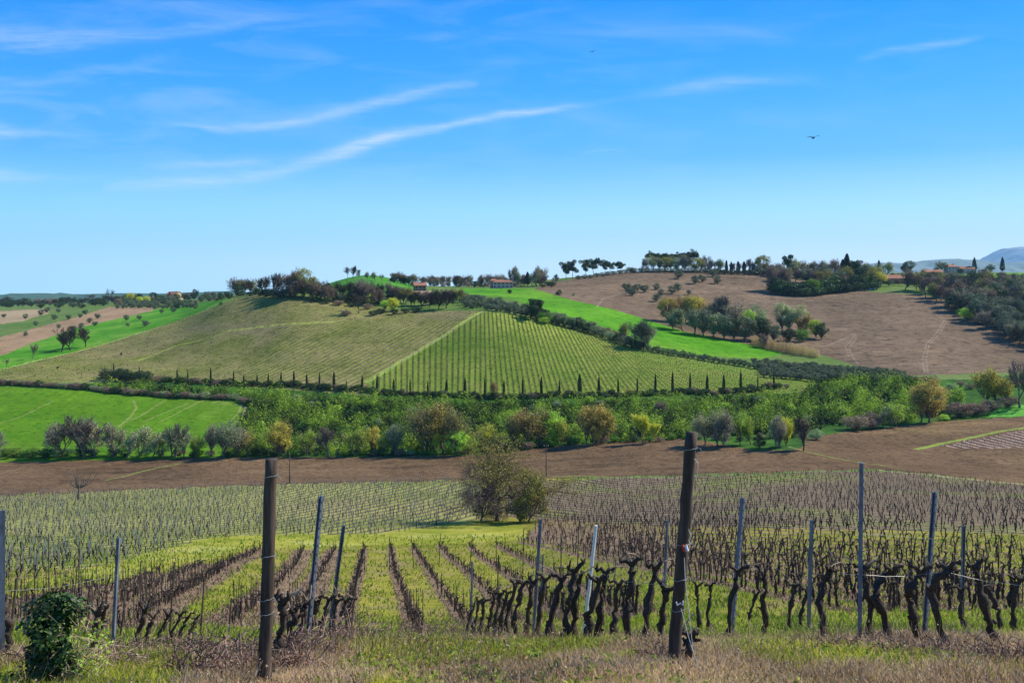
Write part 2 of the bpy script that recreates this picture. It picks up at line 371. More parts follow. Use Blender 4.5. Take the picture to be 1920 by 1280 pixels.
BROWN_L = [(-900, 665), (0, 632), (55, 618), (130, 598), (205, 575), (290, 577), (285, 583), (150, 613), (60, 643), (0, 668), (-900, 700)]
BROWN_L2 = [(-900, 610), (0, 583), (95, 578), (90, 588), (40, 602), (0, 608), (-900, 650)]
GREEN_M = [(860, 541), (930, 541), (1000, 541), (1070, 562), (1150, 580), (1230, 600), (1280, 622), (1400, 640), (1440, 655), (1470, 662), (1430, 672), (1330, 668), (1240, 658), (1180, 640), (1100, 612), (1030, 585), (960, 560), (880, 552)]
BROWN_R = [(1000, 541), (1050, 528), (1110, 515), (1200, 503), (1300, 503), (1440, 514), (1640, 548), (1720, 552), (1790, 562), (1870, 590), (1990, 640), (2700, 720), (2700, 760), (1920, 704), (1800, 714), (1720, 710), (1620, 690), (1540, 665), (1400, 645), (1280, 620), (1150, 580), (1070, 562)]
MOUND = [(590, 560), (590, 500), (770, 500), (800, 545), (700, 560)]
GREEN_R = [(1780, 535), (1830, 512), (2700, 500), (2700, 560), (1920, 530)]
GREEN_FR = [(1850, 782), (1870, 765), (1920, 758), (2700, 735), (2700, 760), (1920, 780)]
VIN_FR = [(1765, 836), (1800, 828), (1920, 806), (2700, 720), (2700, 850), (1920, 838), (1800, 841)]
FIELDS = [  # name, polygon, dmin, dmax
    ('riverside_ground', [(-900, 716), (0, 722), (300, 716), (700, 738), (1500, 737), (1560, 698), (1720, 709), (1800, 712), (1920, 702), (2700, 690), (2700, 800), (1920, 790), (1500, 850), (900, 870), (-900, 880)], 270, 440),
    ('green_wheat_field', GREEN_L, 250, 405), ('ploughed_field', PLOUGH, 180, 345),
    ('stake_vineyard_ground', MIDL, 75, 260), ('lower_vineyard_ground', MIDR, 60, 250), ('grass_track', TRACKG, 60, 200),
    ('right_hill_vineyard_ground', VIN_R, 375, 560), ('left_hill_vineyard_ground', VIN_L, 375, 590),
    ('green_strip_field', STRIPG_L, 420, 900), ('brown_strip_field', BROWN_L, 450, 1000), ('pale_strip_field', BROWN_L2, 600, 1100),
    ('green_slope_field', GREEN_M, 430, 760), ('brown_hill_field', BROWN_R, 420, 900), ('green_mound', MOUND, 560, 900),
    ('ridge_meadow', GREEN_R, 700, 1200), ('far_green_field', GREEN_FR, 280, 400), ('small_vineyard_ground', VIN_FR, 240, 340)]
LABELS = {
 'riverside_ground': 'dark green undergrowth ground of the valley bottom', 'green_wheat_field': 'bright green field curving below the cypress row',
 'ploughed_field': 'brown ploughed field across the valley floor', 'stake_vineyard_ground': 'ground of the staked vineyard below the ploughed field',
 'lower_vineyard_ground': 'brown ground of the lower vineyard beside the big tree', 'grass_track': 'bright grass track between the vineyard blocks',
 'right_hill_vineyard_ground': 'striped green vineyard slope above the cypresses', 'left_hill_vineyard_ground': 'mottled olive and tan vineyard slope on the hill',
 'green_strip_field': 'bright green strip along the upper vineyard edge', 'brown_strip_field': 'tan ploughed strip between green strips', 'pale_strip_field': 'pale tan strip high on the far slope',
 'green_slope_field': 'vivid green field running down between vineyard and ploughed hill', 'brown_hill_field': 'large brown ploughed hillside with tyre tracks', 'green_mound': 'rounded green mound behind the hilltop trees',
 'ridge_meadow': 'pale green meadow on the ridge below the mountain', 'far_green_field': 'small bright green field by the brown hedge', 'small_vineyard_ground': 'small dark vineyard patch cut into the ploughed field',
 'near_vineyard_ground': 'near vineyard slope with green lanes between brown strips', 'meadow': 'dull green land between and behind the fields'}

def pix(pts): return [hit(u, v, 26, 300) for u, v in pts]
# near vine rows (photo pixels on the ground)
ROWS_PX = [
 [(683, 1028), (672, 1080), (655, 1130), (645, 1165)],
 [(733, 1025), (740, 1074), (759, 1122), (774, 1165), (786, 1190)],
 [(774, 1026), (798, 1061), (826, 1105), (853, 1139), (885, 1172)],
 [(823, 1021), (840, 1044), (869, 1063), (895, 1090), (930, 1125), (975, 1165)],
 [(881, 1024), (899, 1044), (928, 1060), (958, 1080), (1005, 1112), (1080, 1160)],
 [(932, 1022), (951, 1034), (985, 1048), (1030, 1070), (1100, 1105), (1200, 1152)],
 [(628, 1030), (612, 1058), (590, 1095), (560, 1135), (530, 1170)],
 [(568, 1032), (554, 1060), (523, 1094), (480, 1130), (430, 1170)],
 [(489, 1029), (461, 1046), (420, 1063), (370, 1092), (300, 1135), (220, 1180)],
 [(480, 1034), (440, 1052), (405, 1078), (350, 1104), (260, 1150)],
 [(378, 1058), (340, 1076), (290, 1100), (220, 1130), (120, 1170)],
 [(300, 1075), (220, 1105), (120, 1130), (0, 1165)],
 [(200, 1098), (120, 1112), (40, 1130), (-60, 1150)],
]
for k in range(17):       # the rows fanning out over the right slope
    t = k / 16.0
    yl = 1016 - 44 * t ** .8; yr = 1215 - 212 * t ** .72
    ROWS_PX.append([(975 + 10 * k ** .5 + (xx - 975) * (1 if xx > 975 else 0), yl + (yr - yl) * ((xx - 975) / 960.) ** (1.0 + .12 * t)) for xx in range(975, 2400, 60)])
ROWS = [pix([(u, v) for u, v in r if v < 1196 and u < 2390]) for r in ROWS_PX]
ROWS = [r for r in ROWS if len(r) > 1]

def rows_right_s(x): return np.clip(np.interp(x, [700, 890, 1010, 1136, 1270, 1400, 1520], [.0, -.02, .22, .55, 1.15, 2.1, 3.0]), -1, 4)
def right_row_coord(u, v):
    xb = u.copy()
    for _ in range(12): xb = .5 * xb + .5 * (u + rows_right_s(xb) * (740 - v))
    return xb
def wrow(x, y, ang, sp):
    return (x * math.cos(ang) + y * math.sin(ang)) / sp
LROW_ANG = radians(58)         # across-row direction of the left hill vineyard's lower block
def left_row_coord(x, y):      # parallel rows; upper left part turned
    return wrow(x, y, radians(147), 2.9)
def smooth_tri(c, w):          # 1 on row, 0 between
    f = np.abs(c - np.floor(c) - .5) * 2      # 1 at integer, 0 at half
    return np.clip((f - (1 - w * 2)) / (w * 1.2) + .2, 0, 1)

# fan-shaped grid: fine where the photograph looks, coarse outside
ucols = np.unique(np.concatenate([np.linspace(-500, -60, 60), np.arange(-60, 1985, 1.75), np.linspace(1985, 2420, 60)]))
ds = [1.2]
while ds[-1] < 15500:
    D = ds[-1]; ds.append(D * (1.012 if D < 6 else 1.0042 if D < 60 else 1.0034 if D < 260 else 1.0024 if D < 620 else 1.004 if D < 1200 else 1.03))
drow = np.array(ds)
UU, DD = np.meshgrid(ucols, drow); XX = (UU - U0) / F * DD; ZZ = height(XX, DD); VV = V0 - ZZ / DD * F
nr, nc = UU.shape
print('terrain', nr, nc)
Fu, Fv, Fd = UU[:-1, :-1].ravel() + .8, VV[:-1, :-1].ravel() * .5 + VV[1:, 1:].ravel() * .5, DD[:-1, :-1].ravel()
jit = (vnoise(XX[:-1, :-1].ravel() / 2.5, Fd / 2.5, 21, 3) - .5) * np.clip(2600 / Fd, 2.5, 14)      # uneven field margins
fid = np.full(len(Fu), -1)
for i, (nm, P, d0, d1) in enumerate(FIELDS):
    fid[in_poly(P, Fu + jit, Fv + jit * .6) & (Fd > d0) & (Fd < d1)] = i
fid[(fid == -1) & (Fd < 300) & (Fv > 897)] = 100
# attributes
strip = np.zeros(UU.shape); track = np.zeros(UU.shape)
nearm = (DD < 260) & (DD > 9) & (VV > 960)
px, py = XX[nearm], DD[nearm]
best = np.full(px.shape, 1e9)
for r in ROWS: best = np.minimum(best, seg_dist(px, py, r))
wl = np.where(px / py * F + U0 < 640, 1.25, .55)
strip[nearm] = np.clip(1.25 - best / wl * .8, 0, 1)
m = (VV < 760) & (DD > 370) & (DD < 600)
strip[m] = smooth_tri(right_row_coord(UU[m], VV[m]) / 10.6, .27)
ml = m & (in_poly(VIN_L, UU, VV))
strip[ml] = smooth_tri(left_row_coord(XX[ml], DD[ml]), .3)
ml = (VV > 880) & (VV < 1100) & (DD > 60) & (DD < 260)
strip_l = smooth_tri(wrow(XX, DD, radians(-18.5), 2.6), .25); strip_r = smooth_tri(wrow(XX, DD, radians(30), 2.5), .3)
a = ml & (UU < 900) & in_poly(MIDL, UU, VV); strip[a] = strip_l[a]
a = ml & (UU > 900) & in_poly(MIDR, UU, VV); strip[a] = strip_r[a]
a = in_poly(VIN_FR, UU, VV) & (DD < 350); strip[a] = smooth_tri(wrow(XX, DD, radians(12), 2.6), .3)[a]
TR = [([(1597, 626), (1600, 632), (1586, 650), (1592, 668)], 1.5, (420, 700)), ([(1602, 626), (1606, 634), (1592, 652), (1599, 670), (1610, 684)], 1.5, (400, 700)),
      ([(1757, 590), (1770, 602), (1756, 625), (1737, 645), (1730, 672), (1734, 700)], 1.5, (400, 700)), ([(1762, 590), (1775, 602), (1762, 625), (1743, 645), (1736, 672), (1740, 700)], 1.5, (400, 700)),
      ([(1540, 650), (1556, 646), (1590, 632)], 2.5, (400, 700)), ([(1120, 575), (1130, 560), (1180, 545)], 2, (500, 800)),
      ([(688, 716), (740, 685), (800, 649), (850, 619), (906, 584)], 4.5, (375, 560)), ([(430, 620), (500, 612), (560, 607), (625, 604)], 3, (375, 560)), ([(260, 675), (330, 648), (420, 625)], 2.2, (375, 560)),
      ([(0, 794), (40, 782), (99, 753)], 1.3, (290, 400)), ([(220, 798), (262, 780), (310, 750)], 1.4, (290, 400)), ([(222, 800), (246, 780), (256, 765), (250, 752)], 1.5, (290, 400)),
      ([(430, 790), (448, 775), (452, 760), (400, 755)], 1.5, (290, 400)), ([(437, 795), (456, 778), (461, 762)], 1.5, (290, 400)), ([(300, 790), (380, 750)], 1.2, (290, 400)), ([(270, 790), (350, 757)], 1.2, (290, 400)),
      ([(200, 900), (270, 882), (340, 868)], 1.2, (200, 320)), ([(0, 693), (120, 665), (200, 643), (300, 612), (370, 588), (440, 558)], 3, (400, 600)),
      ([(1720, 842), (1760, 832), (1840, 816), (1920, 801)], 3.2, (240, 345)), ([(1650, 881), (1750, 890), (1920, 908)], 2.2, (180, 260)), ([(1034, 893), (1150, 895), (1290, 894)], 1.5, (180, 260)), ([(1480, 838), (1560, 858), (1700, 880)], .9, (180, 300))]
for pts, w, (d0, d1) in TR:
    q = [hit(u, v, d0, d1) for u, v in pts]
    mm = (UU > min(p[0] for p in pts) - 25) & (UU < max(p[0] for p in pts) + 25) & (DD > d0 - 60) & (DD < d1 + 60)
    dd = seg_dist(XX[mm], DD[mm], q); track[mm] = np.maximum(track[mm], np.clip(1.5 - dd / (w * .27), 0, 1))
idx = np.arange(nr * nc).reshape(nr, nc)
Q = np.stack([idx[:-1, :-1], idx[:-1, 1:], idx[1:, 1:], idx[1:, :-1]], -1).reshape(-1, 4)
Vall = np.stack([XX, DD, ZZ], -1).reshape(-1, 3); strip = strip.ravel(); track = track.ravel()
YG = (.27, .33, .045); G = (.055, .22, .012)
GM = {
 'riverside_ground': ground_mat('riverside', (.02, .07, .012), (.07, .17, .02), fine=.5),
 'green_wheat_field': ground_mat('wheat', (.05, .17, .005), (.15, .31, .015), sc=.02, fine=.3, patch=(.22, .27, .05), patch_sc=.014, patch_amt=.7, furrow=(.35, .02, .1), fur_rot=radians(40), track=(.26, .29, .08)),
 'ploughed_field': ground_mat('ploughed', (.045, .029, .018), (.28, .175, .09), sc=.02, fine=.42, patch=(.33, .23, .10), patch_sc=.01, furrow=(.02, .22, .1), fur_rot=radians(-8), bs=1, bd=.8, track=(.30, .42, .07)),
 'stake_vineyard_ground': ground_mat('stake_ground', (.15, .20, .035), (.40, .40, .11), (.24, .18, .09), (.12, .09, .055), sc=.03, fine=1.2, patch=(.40, .33, .14)),
 'lower_vineyard_ground': ground_mat('lower_ground', (.15, .13, .07), (.30, .22, .13), (.14, .10, .075), (.08, .055, .04), sc=.03, fine=1.2, patch=(.22, .29, .04), patch_sc=.03, patch_amt=.9),
 'grass_track': ground_mat('track_grass', (.17, .21, .018), (.42, .38, .06), sc=.12, fine=2.5, patch=(.45, .44, .14), patch_sc=.1),
 'right_hill_vineyard_ground': ground_mat('hill_r', (.11, .19, .018), (.27, .33, .05), (.09, .13, .022), (.15, .15, .04), sc=.02, fine=.3, patch=(.15, .30, .03), patch_sc=.012, strip_noise=.35, track=(.33, .50, .05)),
 'left_hill_vineyard_ground': ground_mat('hill_l', (.085, .125, .014), (.30, .315, .07), (.14, .13, .04), (.24, .18, .09), sc=.02, fine=.24, patch=(.33, .25, .14), patch_sc=.014, strip_noise=1.0, track=(.38, .45, .08)),
 'green_strip_field': ground_mat('strip_g', (.05, .21, .01), (.12, .32, .02), sc=.02, fine=.5, track=(.42, .45, .14), patch=(.25, .38, .06)),
 'brown_strip_field': ground_mat('strip_b', (.26, .17, .09), (.42, .28, .15), sc=.02, fine=.5, track=(.5, .45, .2)),
 'pale_strip_field': ground_mat('strip_p', (.30, .22, .12), (.44, .33, .18), sc=.02, fine=.5),
 'green_slope_field': ground_mat('slope_g', (.045, .19, .005), (.12, .33, .014), sc=.015, fine=.18, patch=(.20, .34, .03), patch_sc=.012, patch_amt=.5),
 'brown_hill_field': ground_mat('hill_b', (.06, .043, .028), (.31, .215, .128), sc=.012, fine=.17, patch=(.30, .20, .11), patch_sc=.008, furrow=(.009, .085, .1), fur_rot=radians(-16), bs=1, bd=1.2, track_amt=.5, track=(.36, .27, .18)),
 'green_mound': ground_mat('mound', (.05, .20, .02), (.09, .27, .03), sc=.02, fine=.3),
 'ridge_meadow': ground_mat('meadow_r', (.10, .30, .03), (.18, .36, .06), sc=.02, fine=.3),
 'far_green_field': ground_mat('far_g', (.07, .30, .03), (.14, .38, .05), sc=.02, fine=.6),
 'small_vineyard_ground': ground_mat('small_v', (.30, .20, .13), (.36, .26, .17), (.10, .07, .06), (.07, .05, .05), fine=1.),
 'near_vineyard_ground': ground_mat('near_ground', (.14, .16, .016), (.36, .31, .05), (.30, .205, .125), (.14, .09, .06), sc=.15, fine=3.5, patch=(.28, .21, .10), patch_sc=.3, patch_amt=.75, strip_noise=.55),
 'meadow': ground_mat('meadow', (.09, .17, .03), (.17, .22, .06), sc=.02, fine=.5)}
for i, nm in [(k, f[0]) for k, f in enumerate(FIELDS)] + [(100, 'near_vineyard_ground'), (-1, 'meadow')]:
    sel = Q[fid == i]
    if not len(sel): print('no faces', nm); continue
    vs, inv = np.unique(sel, return_inverse=True)
    me = mesh_from(nm, Vall[vs], inv.reshape(-1, 4), [GM[nm]], smooth=True, vattr={'strip': strip[vs], 'track': track[vs]})
    tag(link(nm, me), LABELS[nm], None, None, 'structure')

# distant mountains: long ridges with real depth
def ridge(name, label, prof, D, depth, col, seed):
    n, mrows = 220, 26
    us = np.linspace(prof[0][0], prof[-1][0], n); top = np.interp(us, [p[0] for p in prof], [p[1] for p in prof])
    k = np.ones(9) / 9; top = np.convolve(np.pad(top, 4, 'edge'), k, 'valid')
    z = (V0 - top) / F * D; t = np.linspace(-1, 1, mrows); X, T = np.meshgrid((us - U0) / F * D, t)
    sh = np.cos(T * pi / 2) ** 1.2
    Z = -90 + (z[None] + 90) * sh + (vnoise(X / D * 60, T * 6, seed, 4) - .5) * D * .006 * sh * (np.abs(T) > .1); Y = D + T * depth
    id_ = np.arange(n * mrows).reshape(mrows, n)
    q = np.stack([id_[:-1, :-1], id_[:-1, 1:], id_[1:, 1:], id_[1:, :-1]], -1).reshape(-1, 4)
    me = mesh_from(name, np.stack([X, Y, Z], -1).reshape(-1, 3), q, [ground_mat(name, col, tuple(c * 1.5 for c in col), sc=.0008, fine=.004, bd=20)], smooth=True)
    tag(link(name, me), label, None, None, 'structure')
ridge('mountain', 'high blue mountain beyond the ridge villages', [(1780, 508), (1840, 497), (1858, 487), (1878, 474), (1897, 464), (1915, 462), (1945, 466), (2000, 484), (2100, 500), (2300, 512)], 13500, 2200, (.26, .29, .32), 5)  # pale blue-grey base colour carries some of the distance haze
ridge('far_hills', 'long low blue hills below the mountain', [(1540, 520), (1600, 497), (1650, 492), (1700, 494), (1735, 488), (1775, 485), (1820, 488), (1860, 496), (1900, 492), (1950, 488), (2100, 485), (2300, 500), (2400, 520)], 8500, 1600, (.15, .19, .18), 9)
ridge('coast_hills', 'faint low hills along the far plain', [(-700, 556), (-400, 552), (0, 553), (60, 549), (130, 552), (240, 549), (330, 551), (420, 545), (500, 549), (620, 556)], 5200, 700, (.05, .09, .05), 11)
# air
me = bpy.data.meshes.new('haze'); o = link('haze', me); tag(o, 'thin blue air haze filling the valley and distance', None, None, 'stuff')
_a2 = Acc(); box(_a2, -13500, 13500, -60, 16500, -300, 1000)
o.data = _a2.mesh('haze', []); m, t = mat('air')
t.l.new(t.node('ShaderNodeVolumePrincipled', {'Color': (.35, .70, 1, 1), 'Density': 3.6e-5, 'Anisotropy': 0.}).outputs[0], t.node('ShaderNodeOutputMaterial').inputs['Volume'])
o.data.materials.append(m)

# ------------------------------------------------------------------ tree templates (height 1), shared by every copy
BARK = plain_mat('bark', (.11, .085, .065), (.22, .18, .14), 30, .9, .6, .02)
BARKP = plain_mat('pale_bark', (.22, .19, .15), (.33, .29, .23), 30, .9, .6, .02)
BARKD = plain_mat('dark_bark', (.035, .028, .022), (.08, .065, .05), 30, .9, .6, .02)
LM = {'gold': leaf_mat('leaf_gold', (.46, .38, .06), (.74, .64, .11)), 'orange': leaf_mat('leaf_orange', (.38, .27, .06), (.66, .50, .12)),
      'yellow': leaf_mat('leaf_yellow', (0.520, 0.520, 0.039), (0.806, 0.806, 0.078)), 'lime': leaf_mat('leaf_lime', (0.325, 0.525, 0.037), (0.600, 0.775, 0.100)),
      'green': leaf_mat('leaf_green', (0.10, 0.20, 0.018), (0.189, 0.405, 0.041)), 'pale': leaf_mat('leaf_pale', (.38, .42, .16), (.68, .70, .33)),
      'taupe': leaf_mat('leaf_taupe', (.30, .27, .15), (.56, .52, .32)), 'olive': leaf_mat('leaf_olive', (0.068, 0.101, 0.047), (0.243, 0.284, 0.162), .2),
      'dark': leaf_mat('leaf_dark', (0.022, 0.048, 0.017), (0.060, 0.108, 0.030), .15), 'cypress': leaf_mat('leaf_cypress', (.012, .024, .010), (.03, .05, .018), .08),
      'brown': leaf_mat('leaf_brown', (0.210, 0.154, 0.105), (0.406, 0.294, 0.196)), 'moss': leaf_mat('leaf_moss', (.22, .24, .05), (.50, .48, .10)),
      'tan': leaf_mat('leaf_tan', (0.442, 0.312, 0.130), (0.676, 0.507, 0.234)), 'greygreen': leaf_mat('leaf_greygreen', (0.224, 0.308, 0.126), (0.448, 0.518, 0.252)),
      'ivy': leaf_mat('leaf_ivy', (.03, .08, .015), (.10, .20, .035), .1, .45)}

def grow(seed, th=.28, lean=.1, spread=.75, levels=5, kids=(3, 4), shrink=.72, r0=.03, up=.25, first=.34, wob=.25):
    """branch skeleton; returns arrays of sticks P0, P1, R0, R1, level"""
    g = np.random.default_rng(seed); out = []
    def stick(p, d, ln, r, lev):
        n = 3 if lev < 3 else 2
        q = p
        for i in range(n):
            d = unit(d + g.normal(size=3) * wob * .5 + np.array([0, 0, up * .25]))
            q2 = q + d * ln / n; ra = r * (1 - .35 * i / n); rb = r * (1 - .35 * (i + 1) / n)
            out.append((q, q2, ra, rb, lev))
            if lev < levels and lev > 0 and i < n - 1 and g.random() < .75: child(q2, d, ln, r * .6, lev)
            q = q2
        if lev < levels:
            for _ in range(g.integers(kids[0], kids[1] + 1)): child(q, d, ln, r * .62, lev)
    def child(q, d, ln, r, lev):
        s = unit(g.normal(size=3)); s -= d * (s @ d); s = unit(s)
        sp_ = spread * g.uniform(.5, 1.25)
        nd = unit(d + s * sp_ + np.array([0, 0, up]))
        stick(q, nd, (first if lev == 0 else ln * shrink) * g.uniform(.75, 1.2), r, lev + 1)
    stick(np.array([0, 0, -.02]), unit(np.array([g.normal() * lean, g.normal() * lean, 1.])), th, r0, 0)
    P0 = np.array([o[0] for o in out]); P1 = np.array([o[1] for o in out]); h = P1[:, 2].max()
    w = max(np.percentile(np.abs(P1[:, :2]), 99), .05)
    return P0 / h, P1 / h, np.array([o[2] for o in out]), np.array([o[3] for o in out]), np.array([o[4] for o in out]), w / h
TPL = {}
def template(key, seed, leafn=0, leafsize=.02, leaflev=3, twig=.004, width=None, sy=1., clump=.03, hollow=0, leafmat='green', bark=None, **kw):
    P0, P1, R0, R1, L, w = grow(seed, **kw)
    if width: k = width / 2 / w; P0[:, :2] *= k; P1[:, :2] *= k
    a = Acc(); tr = L <= 0; prisms(a, P0[tr], P1[tr], R0[tr], R1[tr], 0, 7, .5)
    m1 = a.mesh(key + '_trunk', [bark or BARK], True)
    c = Acc(); br = ~tr; prisms(c, P0[br], P1[br], np.maximum(R0[br], twig), np.maximum(R1[br], twig * .7), 0, 3)
    if leafn:
        cand = np.nonzero(L >= leaflev)[0]; k = rng.choice(cand, leafn); t = rng.random((leafn, 1))
        C = P0[k] * (1 - t) + P1[k] * t + rng.normal(size=(leafn, 3)) * clump
        C[:, 2] = np.maximum(C[:, 2], .03)
        leaves(c, C, leafsize, 1)
    m2 = c.mesh(key + '_crown', [bark or BARK, LM[leafmat]])
    TPL.setdefault(key, []).append((m1, m2))
for s in range(4): template('bare', 11 + s, twig=.0035, levels=5, kids=(2, 4), spread=.7, width=.85)
for s in range(2): template('baredark', 81 + s, 500, .012, 3, .0045, levels=5, kids=(2, 4), spread=.75, width=1.0, leafmat='brown', bark=BARKD, th=.2)
for s in range(4): template('airy', 31 + s, 4200, .0165, 2, .0028, levels=5, kids=(2, 4), spread=.78, width=.9, clump=.035, th=.1, first=.26, shrink=.78)
for s in range(2): template('slim', 71 + s, 3200, .02, 1, .003, levels=4, kids=(2, 4), spread=.4, width=.5, clump=.035, th=.16, up=.5)
def clumps(key, seed, nsub, n, size, rx, rz, cz, sub, leafmat, th=.2, tr=.03, gap=.0, bark=None, spiky=.25):
    """crown built of many leaf clumps of different size around short limbs, reaching low"""
    g = np.random.default_rng(seed); a = Acc(); tube(a, [(0, 0, -.03), (.01, 0, th * .5), (0, .01, th), (.01, 0, th + .12)], [tr, tr * .8, tr * .7, tr * .5], 7); m1 = a.mesh(key + '_trunk', [bark or BARK], True)
    d = unit(g.normal(size=(nsub, 3))); rr = g.uniform(.45, 1.0, nsub)[:, None] ** .6; cen = d * rr * (rx, rx, rz) * g.uniform(.82, 1.1, (nsub, 1)) + (0, 0, cz); cen[:, 2] = np.clip(cen[:, 2], sub * .5, 1.02 - sub * .7)
    c = Acc(); prisms(c, np.tile([0, 0, th], (nsub, 1)) + g.normal(size=(nsub, 3)) * .02, cen, .014, .005, 0, 4)
    e = cen + g.normal(size=(nsub, 3)) * sub * .9; prisms(c, cen, e, .005, .002, 0)
    i = g.integers(0, nsub, n); rad = sub * g.uniform(.6, 1.35, nsub); dd = unit(g.normal(size=(n, 3)))
    C = cen[i] + dd * (rad[i] * (1 + g.normal(size=n) * spiky))[:, None] * (1, 1, .8); keep = C[:, 2] > .0; C, dd, i = C[keep], dd[keep], i[keep]
    tone = g.random(nsub); leaves(c, C, size, 1, .55, nrm=dd + (0, 0, .3), r=np.clip(tone[i] * .75 + g.uniform(-.1, .4, len(i)), 0, 1)); TPL.setdefault(key, []).append((m1, c.mesh(key + '_crown', [bark or BARK, LM[leafmat]])))
for s in range(4): clumps('full', 51 + s, 46, 4600, .020, .40, .40, .56, .10, 'green', .14, .03)
for s in range(3): clumps('bushy', 61 + s, 34, 2800, .030, .56, .42, .46, .15, 'green', .05, .03)
for s in range(4): clumps('olive', 91 + s, 30, 2400, .030, .44, .36, .58, .14, 'olive', .18, .05)
def blob_template(key, seed, n, size, fn, leafmat, trunk_h=.08, trunk_r=.03, trunks=1, mat_bark=None):
    a = Acc(); tube(a, [(0, 0, -.02), (.004, 0, trunk_h * .5), (0, .004, trunk_h), (0, 0, trunk_h + .15)], [trunk_r, trunk_r * .8, trunk_r * .7, trunk_r * .5], 6)
    m1 = a.mesh(key + '_trunk', [mat_bark or BARKD], True)
    c = Acc(); C, N = fn(n); leaves(c, C, size, 0, .5, nrm=N); m2 = c.mesh(key + '_crown', [LM[leafmat]])
    TPL.setdefault(key, []).append((m1, m2))
def f_cyp(rad, z0=.02, fat=.35):
    def f(n):
        z = rng.random(n) ** 1.0; prof = rad * np.clip(z / .12, .35, 1) ** .6 * (1 - z ** (1 / fat)) ** .75 + .004
        a_ = rng.random(n) * 2 * pi; r = prof * rng.uniform(.7, 1.08, n) * (1 + .12 * np.sin(a_ * 3 + z * 9))
        return np.stack([np.cos(a_) * r, np.sin(a_) * r, z0 + z * (1 - z0)], 1), np.stack([np.cos(a_), np.sin(a_), .25 + 0 * z], 1)
    return f
for s in range(4): blob_template('cypress', 0, 3000, .022, f_cyp(.085 + .012 * s), 'cypress', .05, .015)
blob_template('ovalcypress', 0, 2200, .03, f_cyp(.24, .16, .55), 'cypress', .2, .03)
def f_pine(n):
    k = 13; c = rng.normal(size=(k, 3)) * (.2, .2, .17) + (0, 0, .66); c[:, 2] = np.clip(c[:, 2], .42, .9); i = rng.integers(0, k, n)
    d = unit(rng.normal(size=(n, 3))); return c[i] + d * (.17, .17, .12) * rng.uniform(.6, 1, (n, 1)), d
def f_umb(n):
    k = 26; a_ = rng.random(k) * 2 * pi; r = np.sqrt(rng.random(k)) * .42; c = np.stack([np.cos(a_) * r, np.sin(a_) * r, .86 - r ** 2 * .7 + rng.normal(size=k) * .04], 1); i = rng.integers(0, k, n)
    d = unit(rng.normal(size=(n, 3))); return c[i] + d * (.16, .16, .13) * rng.uniform(.4, 1, (n, 1)), d
def pine_template(key, seed, fn, n, th, sp, leafmat='dark'):
    P0, P1, R0, R1, L, w = grow(seed, th=th, levels=2, kids=(4, 5), spread=sp, r0=.02, up=.35, first=.3, wob=.15)
    P0[:, 2] *= .85; P1[:, 2] *= .85
    a = Acc(); tr = L <= 0; prisms(a, P0[tr], P1[tr], R0[tr], R1[tr], 0, 7, .5); m1 = a.mesh(key + '_trunk', [BARK], True)
    c = Acc(); prisms(c, P0[~tr], P1[~tr], R0[~tr] * .7, R1[~tr] * .7, 0, 4); C, N = fn(n); leaves(c, C, .028, 1, .5, nrm=N)
    TPL.setdefault(key, []).append((m1, c.mesh(key + '_crown', [BARK, LM[leafmat]])))
for s in range(3): pine_template('pine', 101 + s, f_pine, 3200, .5, .5)
for s in range(3): pine_template('umbrella', 105 + s, f_umb, 3600, .62, .45, 'dark')
def f_reed(n):
    a_ = rng.random(n) * 2 * pi; r = np.sqrt(rng.random(n)) * .5; z = rng.random(n); top = .75 + .25 * np.cos(a_ * 5) * r * 2
    return np.stack([np.cos(a_) * r * 1.3, np.sin(a_) * r, z * top], 1), np.stack([np.cos(a_), np.sin(a_), .2 + 0 * z], 1)
for s in range(2): blob_template('reed', 0, 2200, .035, f_reed, 'tan', .02, .01)

NAMES = {'bare': 'bare_tree', 'baredark': 'bare_tree', 'airy': 'budding_tree', 'full': 'leafy_tree', 'bushy': 'shrub', 'slim': 'poplar_tree', 'olive': 'olive_tree', 'cypress': 'cypress_tree',
         'ovalcypress': 'cypress_tree', 'pine': 'pine_tree', 'umbrella': 'umbrella_pine', 'reed': 'reed_clump'}
CATS = {'bushy': 'shrub', 'reed': 'reeds'}
def plant(kind, leaf, u, v, hpx, label, group=None, dmin=0, dmax=1e9, fat=1., D=None, bark=None, name=None, cat=None, sink=0.):
    p = at_d(u, D) if D else at(u, v, dmin, dmax); sink = .1 if kind == 'olive' else sink
    h = hpx * p.y / F * (.97 if kind in ('pine', 'umbrella') else 1.1 if kind in ('bare', 'baredark', 'airy', 'full', 'pine', 'umbrella') else 1.05)
    m1, m2 = random.choice(TPL[kind])
    r = empty(name or NAMES[kind], (p.x, p.y, p.z - h * sink)); r.rotation_euler[2] = random.uniform(0, 6.28); r.scale = (h * fat, h * fat, h)
    tag(r, label, cat or CATS.get(kind, 'tree'), group)
    a = link('trunk', m1, r); b = link('crown', m2, r)
    if leaf:
        i = len(m2.materials) - 1; b.material_slots[i].link = 'OBJECT'; b.material_slots[i].material = LM[leaf]
    if bark:
        for ob in (a, b) if len(m2.materials) > 1 or kind in ('bare', ) else (a,):
            ob.material_slots[0].link = 'OBJECT'; ob.material_slots[0].material = bark
    return r
TONE = {'ivy': 'ivy-green', 'gold': 'golden', 'orange': 'orange-brown', 'yellow': 'yellow', 'lime': 'lime green', 'green': 'green', 'pale': 'pale grey-green', 'taupe': 'taupe', 'olive': 'grey-green', 'dark': 'dark evergreen',
        'brown': 'brown', 'moss': 'mossy olive', 'tan': 'tan', 'greygreen': 'grey-green', 'cypress': 'black-green', None: 'leafless grey'}
